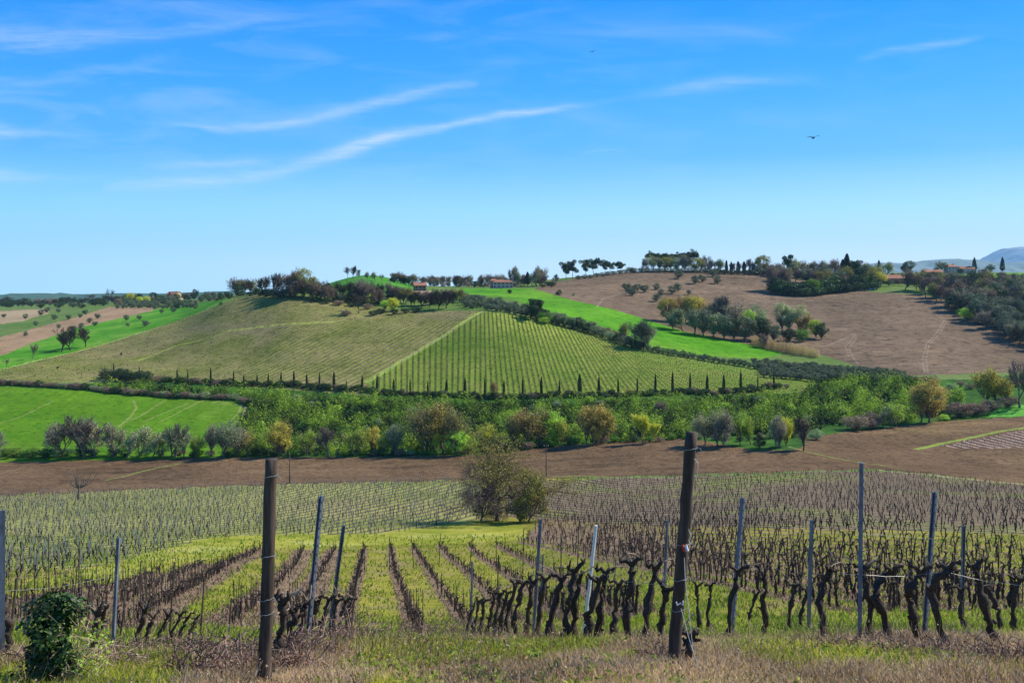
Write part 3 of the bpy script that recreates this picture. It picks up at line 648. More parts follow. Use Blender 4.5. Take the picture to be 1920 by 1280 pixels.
def plant_list(items, where, group, dmin=0, dmax=1e9):
    """items sorted from left to right; every one is called by its tone and its place in the line"""
    items = sorted(items, key=lambda q: q[2]); cnt = {}
    for it in items: cnt[(it[0], it[1])] = cnt.get((it[0], it[1]), 0) + 1
    seen = {}
    for it in items:
        kind, leaf, u, v, h = it[:5]; nm = 'hedge_bush' if kind == 'bushy' and ('hedge' in where or 'belt' in where) else None; fat = it[5] if len(it) > 5 else random.uniform(.9, 1.12); k = (kind, leaf); seen[k] = seen.get(k, 0) + 1
        word = {'bare': 'tree', 'baredark': 'dark-limbed tree', 'airy': 'open-crowned tree', 'full': 'round-crowned tree', 'bushy': 'shrub', 'slim': 'slim tree', 'olive': 'olive tree', 'cypress': 'pointed cypress', 'ovalcypress': 'oval cypress', 'pine': 'pine', 'umbrella': 'umbrella pine', 'reed': 'reed clump'}[kind]
        lab = f'{TONE[leaf]} {word} {where}' if leaf or kind == 'bare' else f'{word} {where}'
        if cnt[k] > 1: lab += f', {nth(seen[k])} from left'
        plant(kind, leaf, u, v, h, lab, group, dmin, dmax, fat, name=nm)

def mass(items, name, label, dmin, dmax):
    """continuous scrub nobody could count: many leaf clumps in one object"""
    Vs, Fs, Rs, Ms, mats, nv = [], [], [], [], [], 0
    for kind, leaf, u, v, h, fat in items:
        p = at(u, v, dmin, dmax); k = h * p.y / F * 1.05; me = random.choice(TPL[kind])[1]; n = len(me.vertices); V = np.empty(n * 3, np.float32); me.vertices.foreach_get('co', V); V = V.reshape(-1, 3)
        q = np.empty(len(me.loops), np.int32); me.loops.foreach_get('vertex_index', q); r = np.empty(len(me.polygons), np.float32); me.attributes['rnd'].data.foreach_get('value', r)
        t = random.uniform(0, 6.28); c_, s_ = math.cos(t), math.sin(t); V = np.column_stack([(V[:, 0] * c_ - V[:, 1] * s_) * k * fat + p.x, (V[:, 0] * s_ + V[:, 1] * c_) * k * fat + p.y, V[:, 2] * k + p.z])
        if LM[leaf] not in mats: mats.append(LM[leaf])
        Vs.append(V); Fs.append(q.reshape(-1, 4) + nv); nv += n; Rs.append(r); Ms.append(np.full(len(r), mats.index(LM[leaf]), np.int32))
    me = mesh_from(name, np.concatenate(Vs), np.concatenate(Fs), mats, np.concatenate(Ms), False, {'rnd': np.concatenate(Rs)})
    tag(link(name, me), label, 'scrub', None, 'stuff')

# cypress row: (x, top y, base y)
CY = [(197, 685, 706), (213, 680, 706), (247, 690, 708), (261, 682, 709), (308, 701, 713), (332, 690, 713), (352, 690, 716), (395, 688, 718), (438, 693, 720), (457, 700, 720), (482, 701, 721), (503, 701, 723), (527, 695, 723), (551, 692, 724), (575, 695, 727),
      (599, 700, 728), (626, 693, 730), (650, 709, 731), (679, 705, 733), (707, 700, 736), (738, 708, 738), (769, 710, 738), (802, 716, 741), (837, 708, 742), (872, 699, 743), (909, 700, 744), (945, 705, 744), (980, 699, 744), (1015, 697, 744), (1049, 707, 740),
      (1087, 698, 744), (1123, 698, 742), (1159, 699, 742), (1195, 704, 741), (1229, 700, 739), (1261, 692, 738), (1294, 692, 735), (1326, 700, 737), (1357, 692, 736), (1389, 692, 734), (1421, 700, 731), (1451, 692, 726)]
for i, (u, t_, b_) in enumerate(CY):
    h = (b_ - t_)
    plant('cypress', None, u, b_, h * random.uniform(.78, 1.02) * (.9 if u > 820 else 1), f'slim dark cypress, {nth(i + 1)} from left in the row under the vineyard', 'cypresses in a row below the vineyard hill', 360, 460, random.uniform(.5, .8))
hs = []
for k in range(150):
    u = 195 + k * 8.5 + random.uniform(-3, 3); v = float(np.interp(u, [c[0] for c in CY], [c[2] for c in CY])) + random.uniform(0, 4)
    hs.append(('bushy', random.choice(['dark', 'dark', 'ivy', 'dark', 'brown']), u, v, random.uniform(7, 13), random.uniform(1., 1.4)))
mass(hs, 'hedge_scrub', 'dark continuous low hedge running beneath the cypress row', 350, 460)
# dark shrubs at the cypress feet
it = []
for i in range(58):
    u = 190 + i * 22.5 + random.uniform(-8, 8); v = float(np.interp(u, [c[0] for c in CY], [c[2] for c in CY])) + 3
    it.append(('bushy', random.choice(['dark', 'dark', 'ivy', 'brown', 'dark']), u, v, random.uniform(7, 13), random.uniform(.9, 1.3)))
it += [('bushy', 'dark', 200, 712, 20, 1.4), ('bushy', 'dark', 225, 714, 24, 1.4), ('bushy', 'dark', 268, 716, 22, 1.4), ('bushy', 'dark', 243, 714, 20, 1.2), ('airy', 'orange', 925, 745, 30, .8)]
plant_list(it, 'at the cypress row', 'shrubs between the cypresses', 350, 460)

# valley tree line
VT = [('airy', 'taupe', 118, 856, 66), ('bare', None, 150, 857, 80, 1.1), ('airy', 'taupe', 178, 857, 74, 1.), ('bare', None, 160, 858, 84, 1.), ('airy', 'taupe', 212, 857, 64), ('airy', 'pale', 240, 857, 52, 1.1), ('airy', 'pale', 262, 857, 60, 1.1), ('airy', 'pale', 287, 857, 48, 1.2),
      ('airy', 'greygreen', 322, 857, 62), ('bare', None, 330, 857, 66, .9), ('airy', 'greygreen', 345, 857, 50), ('airy', 'lime', 366, 857, 44, .9), ('airy', 'taupe', 398, 857, 64, .9), ('airy', 'greygreen', 420, 858, 70, 1.), ('airy', 'taupe', 443, 857, 58), ('airy', 'yellow', 466, 856, 52, 1.), ('airy', 'lime', 492, 855, 46),
      ('full', 'gold', 522, 856, 66, .8), ('airy', 'gold', 537, 856, 70, .8), ('airy', 'lime', 575, 856, 50), ('bare', None, 618, 857, 58, 1.1), ('bare', None, 632, 857, 50, 1.1), ('airy', 'lime', 664, 855, 52, 1.), ('full', 'gold', 698, 850, 52, .7), ('airy', 'lime', 716, 853, 40), ('airy', 'greygreen', 744, 853, 62, 1.1),
      ('airy', 'moss', 800, 850, 96, .9), ('airy', 'orange', 832, 849, 102, .95), ('airy', 'moss', 850, 850, 84, .95), ('airy', 'gold', 815, 850, 92, .8), ('slim', 'yellow', 793, 851, 38), ('slim', 'yellow', 819, 852, 40), ('full', 'lime', 855, 855, 48, 1.05), ('full', 'lime', 878, 853, 38, 1.), ('airy', 'yellow', 912, 845, 52, 1.),
      ('airy', 'moss', 962, 838, 62), ('airy', 'orange', 990, 838, 76, 1.), ('airy', 'moss', 1010, 836, 72), ('full', 'lime', 1038, 832, 60, .85), ('airy', 'yellow', 1052, 832, 46), ('full', 'orange', 1113, 834, 78, .88), ('airy', 'orange', 1100, 834, 72, .8), ('airy', 'gold', 1127, 833, 70, .8),
      ('slim', 'yellow', 1205, 829, 56, 1.2), ('slim', 'yellow', 1226, 829, 38, 1.2), ('airy', 'pale', 1322, 835, 62, .9), ('airy', 'pale', 1345, 836, 72, .9), ('airy', 'taupe', 1356, 838, 66, .8), ('airy', 'lime', 1388, 834, 62, .8), ('airy', 'lime', 1408, 834, 50, .8), ('bushy', 'dark', 1424, 840, 30, .7), ('airy', 'pale', 1456, 842, 66, .75), ('full', 'yellow', 1474, 838, 56, .6),
      ('full', 'taupe', 1462, 842, 60, .55), ('baredark', None, 1506, 845, 68, .62), ('airy', 'taupe', 1508, 845, 66, .6), ('bushy', 'greygreen', 1530, 823, 22), ('bushy', 'brown', 1605, 806, 30, 1.6), ('bushy', 'brown', 1632, 803, 32, 1.2), ('airy', 'greygreen', 1655, 802, 40), ('airy', 'lime', 1680, 801, 48, 1.1), ('full', 'orange', 1742, 793, 84, .95), ('airy', 'gold', 1728, 792, 70, .9),
      ('airy', 'lime', 1790, 775, 52, 1.), ('bushy', 'lime', 1770, 788, 12, 1.6), ('bushy', 'brown', 1795, 782, 30, 1.5), ('bushy', 'brown', 1830, 778, 28, 1.6), ('airy', 'gold', 1848, 760, 72, 1.), ('airy', 'yellow', 1872, 760, 62, 1.), ('airy', 'gold', 1892, 762, 58, .9), ('bare', None, 1912, 765, 88, .9), ('bare', None, 1935, 765, 90), ('bushy', 'brown', 1890, 764, 24, 1.6), ('bushy', 'brown', 1860, 768, 22, 1.6),
      ('airy', 'greygreen', -5, 857, 50), ('bushy', 'green', 25, 857, 22, 1.6), ('bushy', 'green', 60, 857, 20, 1.6), ('bushy', 'green', 88, 857, 18, 1.4), ('airy', 'brown', 1240, 780, 30), ('bushy', 'orange', 1180, 742, 14)]
VT += [('bushy', random.choice(['brown', 'dark', 'greygreen']), 1700 + k * 17, 714 + random.uniform(-2, 22), random.uniform(10, 16), 1.3) for k in range(18)]
plant_list([(a_[0], a_[1], a_[2], a_[3], a_[4] * .93, *a_[5:]) for a_ in VT], 'in the valley tree line', 'trees along the valley stream', 255, 440)
it = []
for i in range(62):
    u = 10 + i * 24.5 + random.uniform(-9, 9)
    v = float(np.interp(u, [0, 440, 700, 900, 1050, 1300, 1400, 1500], [857, 856, 855, 851, 836, 824, 828, 818])) 
    it.append(('bushy', random.choice(['dark', 'green', 'brown', 'ivy', 'greygreen', 'green']), u, v - random.uniform(0, 3), random.uniform(9, 17), random.uniform(1.1, 1.7)))
mass(it, 'hedge_scrub', 'low dark scrub lining the upper edge of the ploughed field', 255, 360)

# hilltop, left ridge, horizon
HT = [('bare', None, 445, 550, 30), ('bare', None, 459, 551, 33), ('baredark', None, 470, 552, 30), ('bare', None, 484, 553, 33), ('baredark', None, 497, 553, 38), ('bare', None, 510, 554, 44), ('baredark', None, 521, 555, 40), ('bare', None, 533, 556, 46), ('airy', 'brown', 543, 556, 48),
      ('full', 'moss', 568, 557, 57, .95), ('airy', 'brown', 555, 558, 52), ('full', 'brown', 552, 559, 40, 1.), ('full', 'moss', 585, 559, 42), ('baredark', None, 596, 560, 36), ('baredark', None, 610, 562, 38), ('baredark', None, 625, 564, 38), ('baredark', None, 640, 566, 36), ('baredark', None, 658, 566, 42), ('airy', 'brown', 675, 568, 44), ('airy', 'brown', 690, 572, 40),
      ('airy', 'greygreen', 684, 560, 40), ('airy', 'green', 700, 562, 34), ('baredark', None, 712, 566, 38), ('airy', 'brown', 728, 568, 40), ('baredark', None, 744, 568, 34), ('airy', 'brown', 758, 570, 34), ('baredark', None, 772, 574, 30), ('baredark', None, 805, 578, 34), ('baredark', None, 822, 580, 40, 1.1), ('baredark', None, 836, 578, 36, 1.1), ('baredark', None, 850, 572, 28), ('baredark', None, 790, 578, 26),
      ('baredark', None, 672, 588, 42, .8), ('full', 'moss', 690, 573, 26, 1.1), ('full', 'yellow', 737, 584, 28, 1.0), ('full', 'lime', 722, 582, 20, 1.2), ('bushy', 'dark', 715, 588, 12, 1.4), ('bushy', 'dark', 738, 590, 12, 1.5), ('bushy', 'dark', 760, 588, 12, 1.5), ('bushy', 'dark', 780, 585, 12, 1.5), ('bushy', 'dark', 700, 592, 12, 1.5), ('bushy', 'brown', 650, 592, 12, 1.7),
      ('bushy', 'dark', 500, 556, 14, 1.6), ('bushy', 'dark', 525, 558, 14, 1.6), ('bushy', 'dark', 585, 566, 14, 1.5), ('bushy', 'dark', 612, 570, 12, 1.5), ('bushy', 'dark', 470, 555, 10, 1.8), ('bushy', 'brown', 635, 573, 12, 1.6), ('bushy', 'dark', 450, 555, 9, 1.8), ('bushy', 'dark', 660, 575, 12, 1.6), ('bushy', 'brown', 690, 580, 12, 1.6),
      ('pine', None, 1005, 603, 50, 1.), ('baredark', None, 995, 600, 40), ('bushy', 'green', 1022, 606, 26, 1.1), ('bushy', 'lime', 1018, 608, 18, 1.1)]
plant_list([(a_[0], a_[1], a_[2], a_[3], a_[4] * .9, *a_[5:]) for a_ in HT], 'on the vineyard hilltop', 'trees on the vineyard hilltop', 440, 640)
MD = [('baredark', None, 652, 520, 20, .9), ('baredark', None, 662, 521, 22, .9), ('airy', 'greygreen', 675, 520, 14), ('airy', 'greygreen', 690, 524, 14), ('airy', 'greygreen', 704, 526, 16), ('bare', None, 716, 528, 14)]
plant_list(MD, 'on the round green mound', 'trees on the mound', 560, 800)
RG = [('bare', None, 738, 537, 17), ('full', 'dark', 757, 535, 16, 1.1), ('bare', None, 792, 538, 20), ('bare', None, 806, 538, 18), ('bare', None, 826, 538, 20), ('bare', None, 842, 538, 19), ('bare', None, 854, 538, 21), ('airy', 'brown', 866, 538, 20), ('bare', None, 875, 538, 22), ('bushy', 'dark', 890, 539, 14), ('airy', 'brown', 905, 538, 23), ('bare', None, 916, 538, 24), ('bare', None, 928, 538, 22),
      ('airy', 'taupe', 963, 537, 36, .8), ('airy', 'greygreen', 970, 537, 28, .8), ('ovalcypress', None, 989, 537, 26, .9), ('airy', 'pale', 1006, 537, 26), ('airy', 'taupe', 1014, 536, 34, .95), ('bare', None, 1022, 537, 22), ('bushy', 'dark', 1034, 538, 11), ('bare', None, 1040, 533, 18), ('bushy', 'dark', 1018, 540, 8), ('bushy', 'dark', 955, 552, 9), ('bushy', 'dark', 1048, 555, 11), ('bushy', 'greygreen', 1076, 576, 6),
      ('pine', None, 1062, 525, 36, .8), ('pine', None, 1074, 524, 38, .8), ('pine', None, 1100, 519, 34, .8), ('pine', None, 1114, 517, 38, .9), ('pine', None, 1136, 514, 26, .9), ('pine', None, 1143, 513, 26, .8), ('pine', None, 1158, 510, 25, .9), ('pine', None, 1165, 509, 22, .8), ('bushy', 'olive', 1182, 508, 11, 1.2),
      ('umbrella', None, 1220, 508, 36, .62), ('umbrella', None, 1233, 508, 35, .7), ('umbrella', None, 1246, 508, 35, .7), ('umbrella', None, 1259, 508, 34, .7), ('umbrella', None, 1272, 508, 34, .7), ('umbrella', None, 1284, 508, 36, .7), ('umbrella', None, 1298, 509, 40, .75),
      ('airy', 'taupe', 1205, 509, 24), ('airy', 'pale', 1225, 509, 29), ('airy', 'moss', 1236, 509, 27), ('full', 'moss', 1247, 509, 26), ('airy', 'pale', 1258, 509, 29), ('full', 'greygreen', 1268, 509, 24), ('airy', 'taupe', 1280, 509, 30), ('airy', 'moss', 1292, 509, 30), ('full', 'moss', 1303, 510, 26), ('airy', 'pale', 1312, 509, 26), ('bare', None, 1322, 509, 30), ('airy', 'brown', 1333, 510, 22), ('airy', 'greygreen', 1344, 511, 24), ('cypress', None, 1362, 511, 22, 1.4), ('cypress', None, 1371, 512, 20, 1.4), ('cypress', None, 1384, 513, 22, 1.4), ('cypress', None, 1395, 513, 22, 1.4),
      ('bare', None, 1353, 511, 20), ('airy', 'brown', 1378, 512, 18), ('bare', None, 1403, 513, 26), ('airy', 'brown', 1412, 514, 22), ('full', 'moss', 1430, 514, 34, .9), ('airy', 'brown', 1443, 515, 20), ('pine', None, 1477, 518, 42, .8), ('airy', 'taupe', 1462, 520, 26), ('airy', 'pale', 1496, 520, 32), ('bare', None, 1508, 520, 30), ('airy', 'brown', 1520, 520, 28), ('bare', None, 1532, 521, 32), ('airy', 'taupe', 1545, 521, 30), ('airy', 'brown', 1557, 522, 34), ('bare', None, 1568, 522, 30),
      ('cypress', None, 1580, 522, 34, 1.4), ('cypress', None, 1588, 522, 44, 1.3), ('cypress', None, 1583, 522, 30, 1.6), ('pine', None, 1598, 522, 38, .8), ('pine', None, 1606, 522, 36, .7), ('cypress', None, 1648, 512, 24, 1.5), ('airy', 'greygreen', 1630, 524, 30), ('airy', 'pale', 1662, 518, 26), ('full', 'moss', 1645, 530, 28), ('full', 'olive', 1705, 512, 22, 1.1), ('full', 'dark', 1697, 513, 17, 1.1), ('airy', 'greygreen', 1766, 512, 22, 1.1), ('full', 'dark', 1755, 514, 12), ('ovalcypress', None, 1827, 511, 28, .62), ('ovalcypress', None, 1879.5, 509, 29, .62), ('full', 'olive', 1857, 511, 15, 1.3), ('bushy', 'dark', 1735, 514, 11), ('bushy', 'dark', 1800, 513, 10), ('bushy', 'dark', 1845, 512, 8), ('airy', 'brown', 1902, 528, 16)]
RG += [('bushy', 'olive', 1190 + k * 12, 511, 9, 1.3) for k in range(12)] + [('bushy', 'olive', 1085 + k * 11, 524 - k * 1.5, 8, 1.4) for k in range(10)] + [('bushy', 'dark', 1335 + k * 12, 514 + k * .3, 10, 1.3) for k in range(11)]
plant_list(RG, 'on the ridge skyline', 'trees on the ridge skyline', 640, 1000)
LR = [('bare', None, 168, 566, 16, 1.2), ('bare', None, 205, 567, 24, 1.1), ('bare', None, 142, 564, 12), ('full', 'yellow', 244, 568, 19, .9), ('full', 'yellow', 262, 568, 12, 1.2), ('full', 'yellow', 276, 568, 12, 1.2), ('bushy', 'dark', 290, 566, 12), ('full', 'dark', 262, 560, 12, .8), ('full', 'dark', 366, 560, 18, .9), ('bare', None, 388, 560, 14, 1.3), ('bare', None, 400, 561, 14, 1.2), ('bushy', 'dark', 415, 562, 12), ('bushy', 'dark', 430, 560, 12),
      ('bushy', 'dark', 345, 562, 11), ('bushy', 'dark', 352, 563, 10), ('bushy', 'dark', 300, 563, 10), ('bushy', 'olive', 378, 566, 12), ('bushy', 'olive', 392, 565, 12), ('bushy', 'olive', 406, 564, 12), ('baredark', None, 15, 574, 18, 1.4), ('baredark', None, 40, 574, 16, 1.4), ('bushy', 'dark', 320, 563, 12), ('cypress', None, 318, 562, 14, 1.5)]
for k in range(40): LR.append(('full', random.choice(['dark', 'ivy', 'brown']), -25 + k * 11.5 + random.uniform(-4, 4), float(np.interp(k, [0, 20, 40], [572, 566, 558])) + random.uniform(-3, 3), random.uniform(8, 13), 1.2))
for k in range(34): LR.append((random.choice(['bushy', 'full', 'baredark', 'bushy']), random.choice(['dark', 'brown', 'dark', 'olive']), -20 + k * 7.4 + random.uniform(-3, 3), random.uniform(566, 579), random.uniform(9, 15), 1.4))
plant_list([(a, None if a == 'baredark' else b, *c) for a, b, *c in LR], 'on the far ridge', 'trees on the far ridge', 560, 1400)
# trees in the striped fields
OL = [(7, 596), (48, 598), (77, 591), (88, 586), (110, 586), (67, 611), (48, 630), (110, 616), (137, 620), (152, 616), (168, 606), (178, 611), (150, 596), (128, 599), (102, 600), (160, 590)]
plant_list([('olive', 'olive', u, v, random.uniform(9, 13)) for u, v in OL] + [('olive', 'olive', 183, 598, 12), ('olive', 'olive', 237, 601, 12), ('olive', 'greygreen', 240, 612, 10), ('olive', 'olive', 262, 599, 10), ('olive', 'olive', 273, 612, 14), ('olive', 'olive', 303, 588, 10), ('olive', 'olive', 325, 586, 12), ('olive', 'dark', 333, 579, 13), ('airy', 'brown', 370, 576, 15), ('bushy', 'dark', 414, 572, 6),
            ('baredark', None, 116, 660, 36, 1.), ('baredark', None, 132, 656, 42, 1.), ('baredark', None, 160, 650, 36, 1.1), ('bare', None, 62, 674, 28, .8), ('bare', None, 12, 690, 18, .7), ('baredark', None, 137, 625, 14), ('bare', None, 277, 640, 8), ('baredark', None, 227, 668, 8), ('baredark', None, 107, 694, 7)], 'in the left striped fields', 'trees in the striped fields', 380, 1100)
# olive groves: (x, y, height)
gr = []
for j, (v0, n) in enumerate([(566, 16), (572, 19), (578, 20)]):
    for i in range(n): gr.append((218 + i * 7.6 + j * 2 + random.uniform(-2, 2), v0 + random.uniform(-1.5, 1.5), random.uniform(9, 12)))
for u, v, h in gr: plant('olive', 'olive', u, v, h, 'small round olive tree in the far grove by the cream farmhouse', 'olive trees in the far grove', 600, 1200, 1.1)
for j in range(5):
    for i in range(17):
        u = 868 + i * 9.3 + j * 3 + random.uniform(-2.5, 2.5); v = 566 + i * 1.75 + j * 5.2 - 4 + random.uniform(-1.5, 1.5)
        if v < 582 + max(0, u - 920) * .22 and u < 1012: plant('olive', 'olive', u, v, random.uniform(13, 18), 'grey-green olive tree in the grove above the striped vineyard', 'olive trees above the striped vineyard', 430, 620, 1.05)
HD = [(1012, 600), (1022, 606), (1033, 607), (1045, 609), (1058, 612), (1072, 615), (1086, 619), (1100, 624), (1114, 628), (1128, 633), (1142, 638), (1156, 643), (1170, 648), (1184, 651), (1198, 655)]
hl = []
for u, v in HD:
    hl.append(('bushy', random.choice(['dark', 'olive', 'greygreen']), u + 2, v, random.uniform(17, 24), random.uniform(.9, 1.1))); hl.append(('bushy', random.choice(['brown', 'olive', 'dark']), u + 9, v - 4, random.uniform(12, 20), 1.))
for k in range(9): hl.append(('slim', 'greygreen', 1050 + k * 9, 612 + k * 2.0, random.uniform(16, 22), 1.))
hl += [('airy', 'moss', 1166, 640, 34), ('airy', 'olive', 1198, 655, 52, .9), ('airy', 'greygreen', 1214, 656, 44, 1.2), ('baredark', None, 1206, 656, 50, .9)]
plant_list(hl, 'in the hedge beside the striped vineyard', 'hedge trees beside the striped vineyard', 400, 560)
for k in range(26):
    u = 1215 + k * 9.5; v = 659 + k * 1.55 + random.uniform(-.8, .8)
    plant('olive', 'olive', u, v, random.uniform(11, 15), 'olive tree in the single line below the green slope', 'olive trees lined below the green slope', 390, 520)
for j in range(6):
    for i in range(30):
        u = 1415 + i * 9.7 + j * 4 + random.uniform(-3, 3); v = 683 + j * 5.0 + i * .75 + random.uniform(-1.2, 1.2)
        if 1405 < u < 1715 and v < 716 and v > 672 + (u - 1415) * .105: plant('olive', 'olive', u, v, random.uniform(11, 15), 'grey olive tree in the dense grove under the brown hillside', 'olive trees under the brown hillside', 380, 520, 1.1)
plant_list([('olive', 'olive', u, v, h, 1.) for u, v, h in [(1272, 523, 17), (1303, 532, 17), (1317, 529, 16), (1337, 519, 17), (1345, 532, 17), (1172, 543, 14), (1183, 547, 17), (1195, 546, 17), (1209, 549, 18), (1186, 555, 17), (1231, 544, 14), (1239, 555, 14), (1231, 566, 17), (1260, 551, 16), (1271, 546, 17), (1292, 553, 11), (1178, 551, 13)]], 'standing on the brown hillside', 'olive trees on the brown hillside', 520, 900)
# copse in the middle of the brown hillside
CP = [('full', 'gold', 1252, 604, 44, .9), ('full', 'tan', 1268, 605, 48, .9), ('airy', 'gold', 1284, 606, 50, .9), ('full', 'gold', 1300, 608, 50, .9), ('full', 'tan', 1316, 608, 48, .9), ('airy', 'taupe', 1345, 612, 56, 1.), ('bare', None, 1358, 615, 56), ('airy', 'taupe', 1372, 618, 50), ('airy', 'greygreen', 1262, 618, 34, 1.2), ('airy', 'greygreen', 1280, 622, 42, 1.1), ('airy', 'greygreen', 1302, 627, 48, 1.1), ('full', 'olive', 1318, 630, 48), ('full', 'greygreen', 1338, 632, 44), ('full', 'olive', 1358, 636, 44),
      ('full', 'dark', 1376, 638, 40), ('full', 'olive', 1396, 640, 44), ('full', 'lime', 1404, 630, 46, .8), ('full', 'greygreen', 1418, 628, 52, .9), ('full', 'dark', 1425, 640, 42), ('full', 'pale', 1466, 622, 52, .7), ('full', 'greygreen', 1480, 622, 46, .8), ('full', 'pale', 1500, 624, 48, .8), ('airy', 'orange', 1512, 628, 36), ('full', 'lime', 1530, 634, 34), ('bushy', 'dark', 1480, 640, 26, 1.), ('bushy', 'green', 1505, 640, 24, 1.), ('full', 'dark', 1540, 636, 30, .9), ('airy', 'brown', 1440, 640, 34), ('full', 'olive', 1450, 642, 32),
      ('reed', 'tan', 1420, 648, 18, 1.), ('reed', 'tan', 1432, 652, 18, 1.), ('reed', 'tan', 1446, 655, 20, 1.), ('reed', 'tan', 1460, 658, 20, 1.), ('reed', 'tan', 1474, 661, 20, 1.), ('reed', 'tan', 1488, 663, 20, 1.), ('reed', 'tan', 1502, 666, 20, 1.), ('reed', 'tan', 1516, 668, 18, 1.), ('reed', 'tan', 1528, 670, 15, 1.), ('airy', 'taupe', 1332, 612, 42), ('airy', 'brown', 1428, 652, 26)]
plant_list(CP, 'in the copse between green and brown slopes', 'trees of the hillside copse', 430, 640)
# evergreen hedge under the ridge village, and the wood on the right
it = []
for k in range(19):
    u = 1448 + k * 10.5; v = 550 + 4 * math.sin(k * .35) - max(0, k - 13) * 1.8
    it.append(('bushy', random.choice(['dark', 'ivy', 'dark', 'green']), u, v, random.uniform(22, 32), .9)); it.append(('bushy', random.choice(['dark', 'ivy']), u + 5, v + 2, random.uniform(14, 20), 1.))
it += [('airy', 'brown', 1450, 546, 46, .9), ('airy', 'brown', 1462, 548, 44, .9), ('airy', 'brown', 1474, 544, 38), ('full', 'moss', 1638, 535, 32), ('full', 'yellow', 1650, 538, 26), ('airy', 'moss', 1760, 545, 34), ('airy', 'moss', 1775, 550, 36)]
plant_list(it, 'in the hedge under the ridge village', 'hedge under the ridge village', 560, 860)
WOOD = [(1640, 545), (1700, 538), (1790, 528), (1870, 530), (1990, 520), (1990, 690), (1920, 655), (1862, 625), (1815, 600), (1775, 575), (1740, 560), (1690, 548)]
it = []
pts = [(1700 + 13 * i + random.uniform(-6, 6), 548 + 9.5 * j + random.uniform(-4, 4)) for j in range(13) for i in range(24)]
P = np.array(pts); P = P[in_poly(WOOD, P[:, 0], P[:, 1])]
for u, v in P:
    if v < 590: k = random.choice([('bare', None), ('airy', 'taupe'), ('airy', 'brown'), ('airy', 'moss'), ('bare', None), ('bushy', 'dark'), ('full', 'olive')])
    else: k = random.choice([('full', 'olive'), ('airy', 'olive'), ('baredark', None), ('airy', 'greygreen'), ('airy', 'taupe'), ('bushy', 'dark')])
    it.append((*k, u, v, random.uniform(30, 42), 1.))
it += [('full', 'yellow', 1828, 600, 22, 1.), ('full', 'lime', 1812, 603, 24, 1.2), ('bushy', 'green', 1800, 592, 14)]
plant_list(it, 'in the wood right of the ploughed hillside', 'trees of the wood on the slope', 420, 900)
# dark scrub along the ditch
it = []
for k in range(64):
    u = -20 + k * 7.8; v = float(np.interp(u, [-30, 0, 130, 250, 350, 440, 470], [722, 722, 729, 742, 748, 750, 760])) - 1
    it.append(('bushy', random.choice(['brown', 'dark', 'brown', 'greygreen']), u, v, random.uniform(8, 13), random.uniform(1.2, 1.6)))
mass(it, 'ditch_scrub', 'dark brown scrub along the ditch above the green wheat field', 330, 430)

ex = []
for k in range(46):
    u = 440 + k * 9.4 + random.uniform(-3, 3); v = float(np.interp(u, [440, 560, 640, 700, 800, 860], [552, 558, 566, 570, 574, 566])) + random.uniform(-3, 2)
    kd = random.choice([('airy', 'brown'), ('bushy', 'dark'), ('airy', 'brown'), ('bushy', 'brown'), ('airy', 'moss'), ('bushy', 'olive')]); ex.append((*kd, u, v, random.uniform(14, 20) if kd[0] == 'bushy' else random.uniform(24, 34), random.uniform(1., 1.25)))
plant_list(ex, 'in the hilltop belt', 'trees on the vineyard hilltop', 440, 640)
ex = []
for k in range(84):
    u = (735 + k * 5.2 if k < 60 else 1318 + (k - 60) * 13) + random.uniform(-2, 2)
    v = float(np.interp(u, [735, 860, 1050, 1200, 1320, 1440, 1650], [537, 537, 535, 507, 510, 515, 522])) + random.uniform(-1, 1.5)
    if 1060 < u < 1190: kd = ('bushy', 'olive')
    else: kd = random.choice([('airy', 'brown'), ('bushy', 'dark'), ('airy', 'taupe'), ('bushy', 'brown'), ('bare', None)])
    ex.append((*kd, u, v, random.uniform(7, 11) if kd[0] == 'bushy' else random.uniform(15, 22), random.uniform(1., 1.3)))
plant_list(ex, 'in the ridge belt', 'trees on the ridge skyline', 640, 1000)
ex = []
for k in range(62):
    u = 1445 + k * 7.4 + random.uniform(-3, 3); v = float(np.interp(u, [1445, 1560, 1700, 1900], [522, 528, 530, 530])) + random.uniform(-5, 8)
    kd = random.choice([('airy', 'brown'), ('full', 'dark'), ('airy', 'taupe'), ('full', 'olive'), ('airy', 'moss'), ('full', 'brown')]); ex.append((*kd, u, v, random.uniform(17, 27) if u < 1620 else random.uniform(11, 17), random.uniform(1.1, 1.4)))
plant_list(ex, 'around the ridge village', 'trees around the ridge village', 600, 1000)
ex = []
for k in range(90):
    u = random.uniform(480, 1700); lo = float(np.interp(u, [480, 900, 1300, 1700], [840, 835, 808, 780])); hi = float(np.interp(u, [480, 700, 1500, 1700], [752, 758, 752, 735]))
    kd = random.choice([('airy', 'green'), ('full', 'green'), ('airy', 'lime'), ('full', 'greygreen'), ('airy', 'greygreen'), ('bushy', 'lime'), ('full', 'ivy')]); ex.append((*kd, u, random.uniform(hi, lo), random.uniform(10, 18), random.uniform(1.0, 1.35)))
plant_list(ex, 'within the young thicket', 'young trees in the thicket', 255, 400)
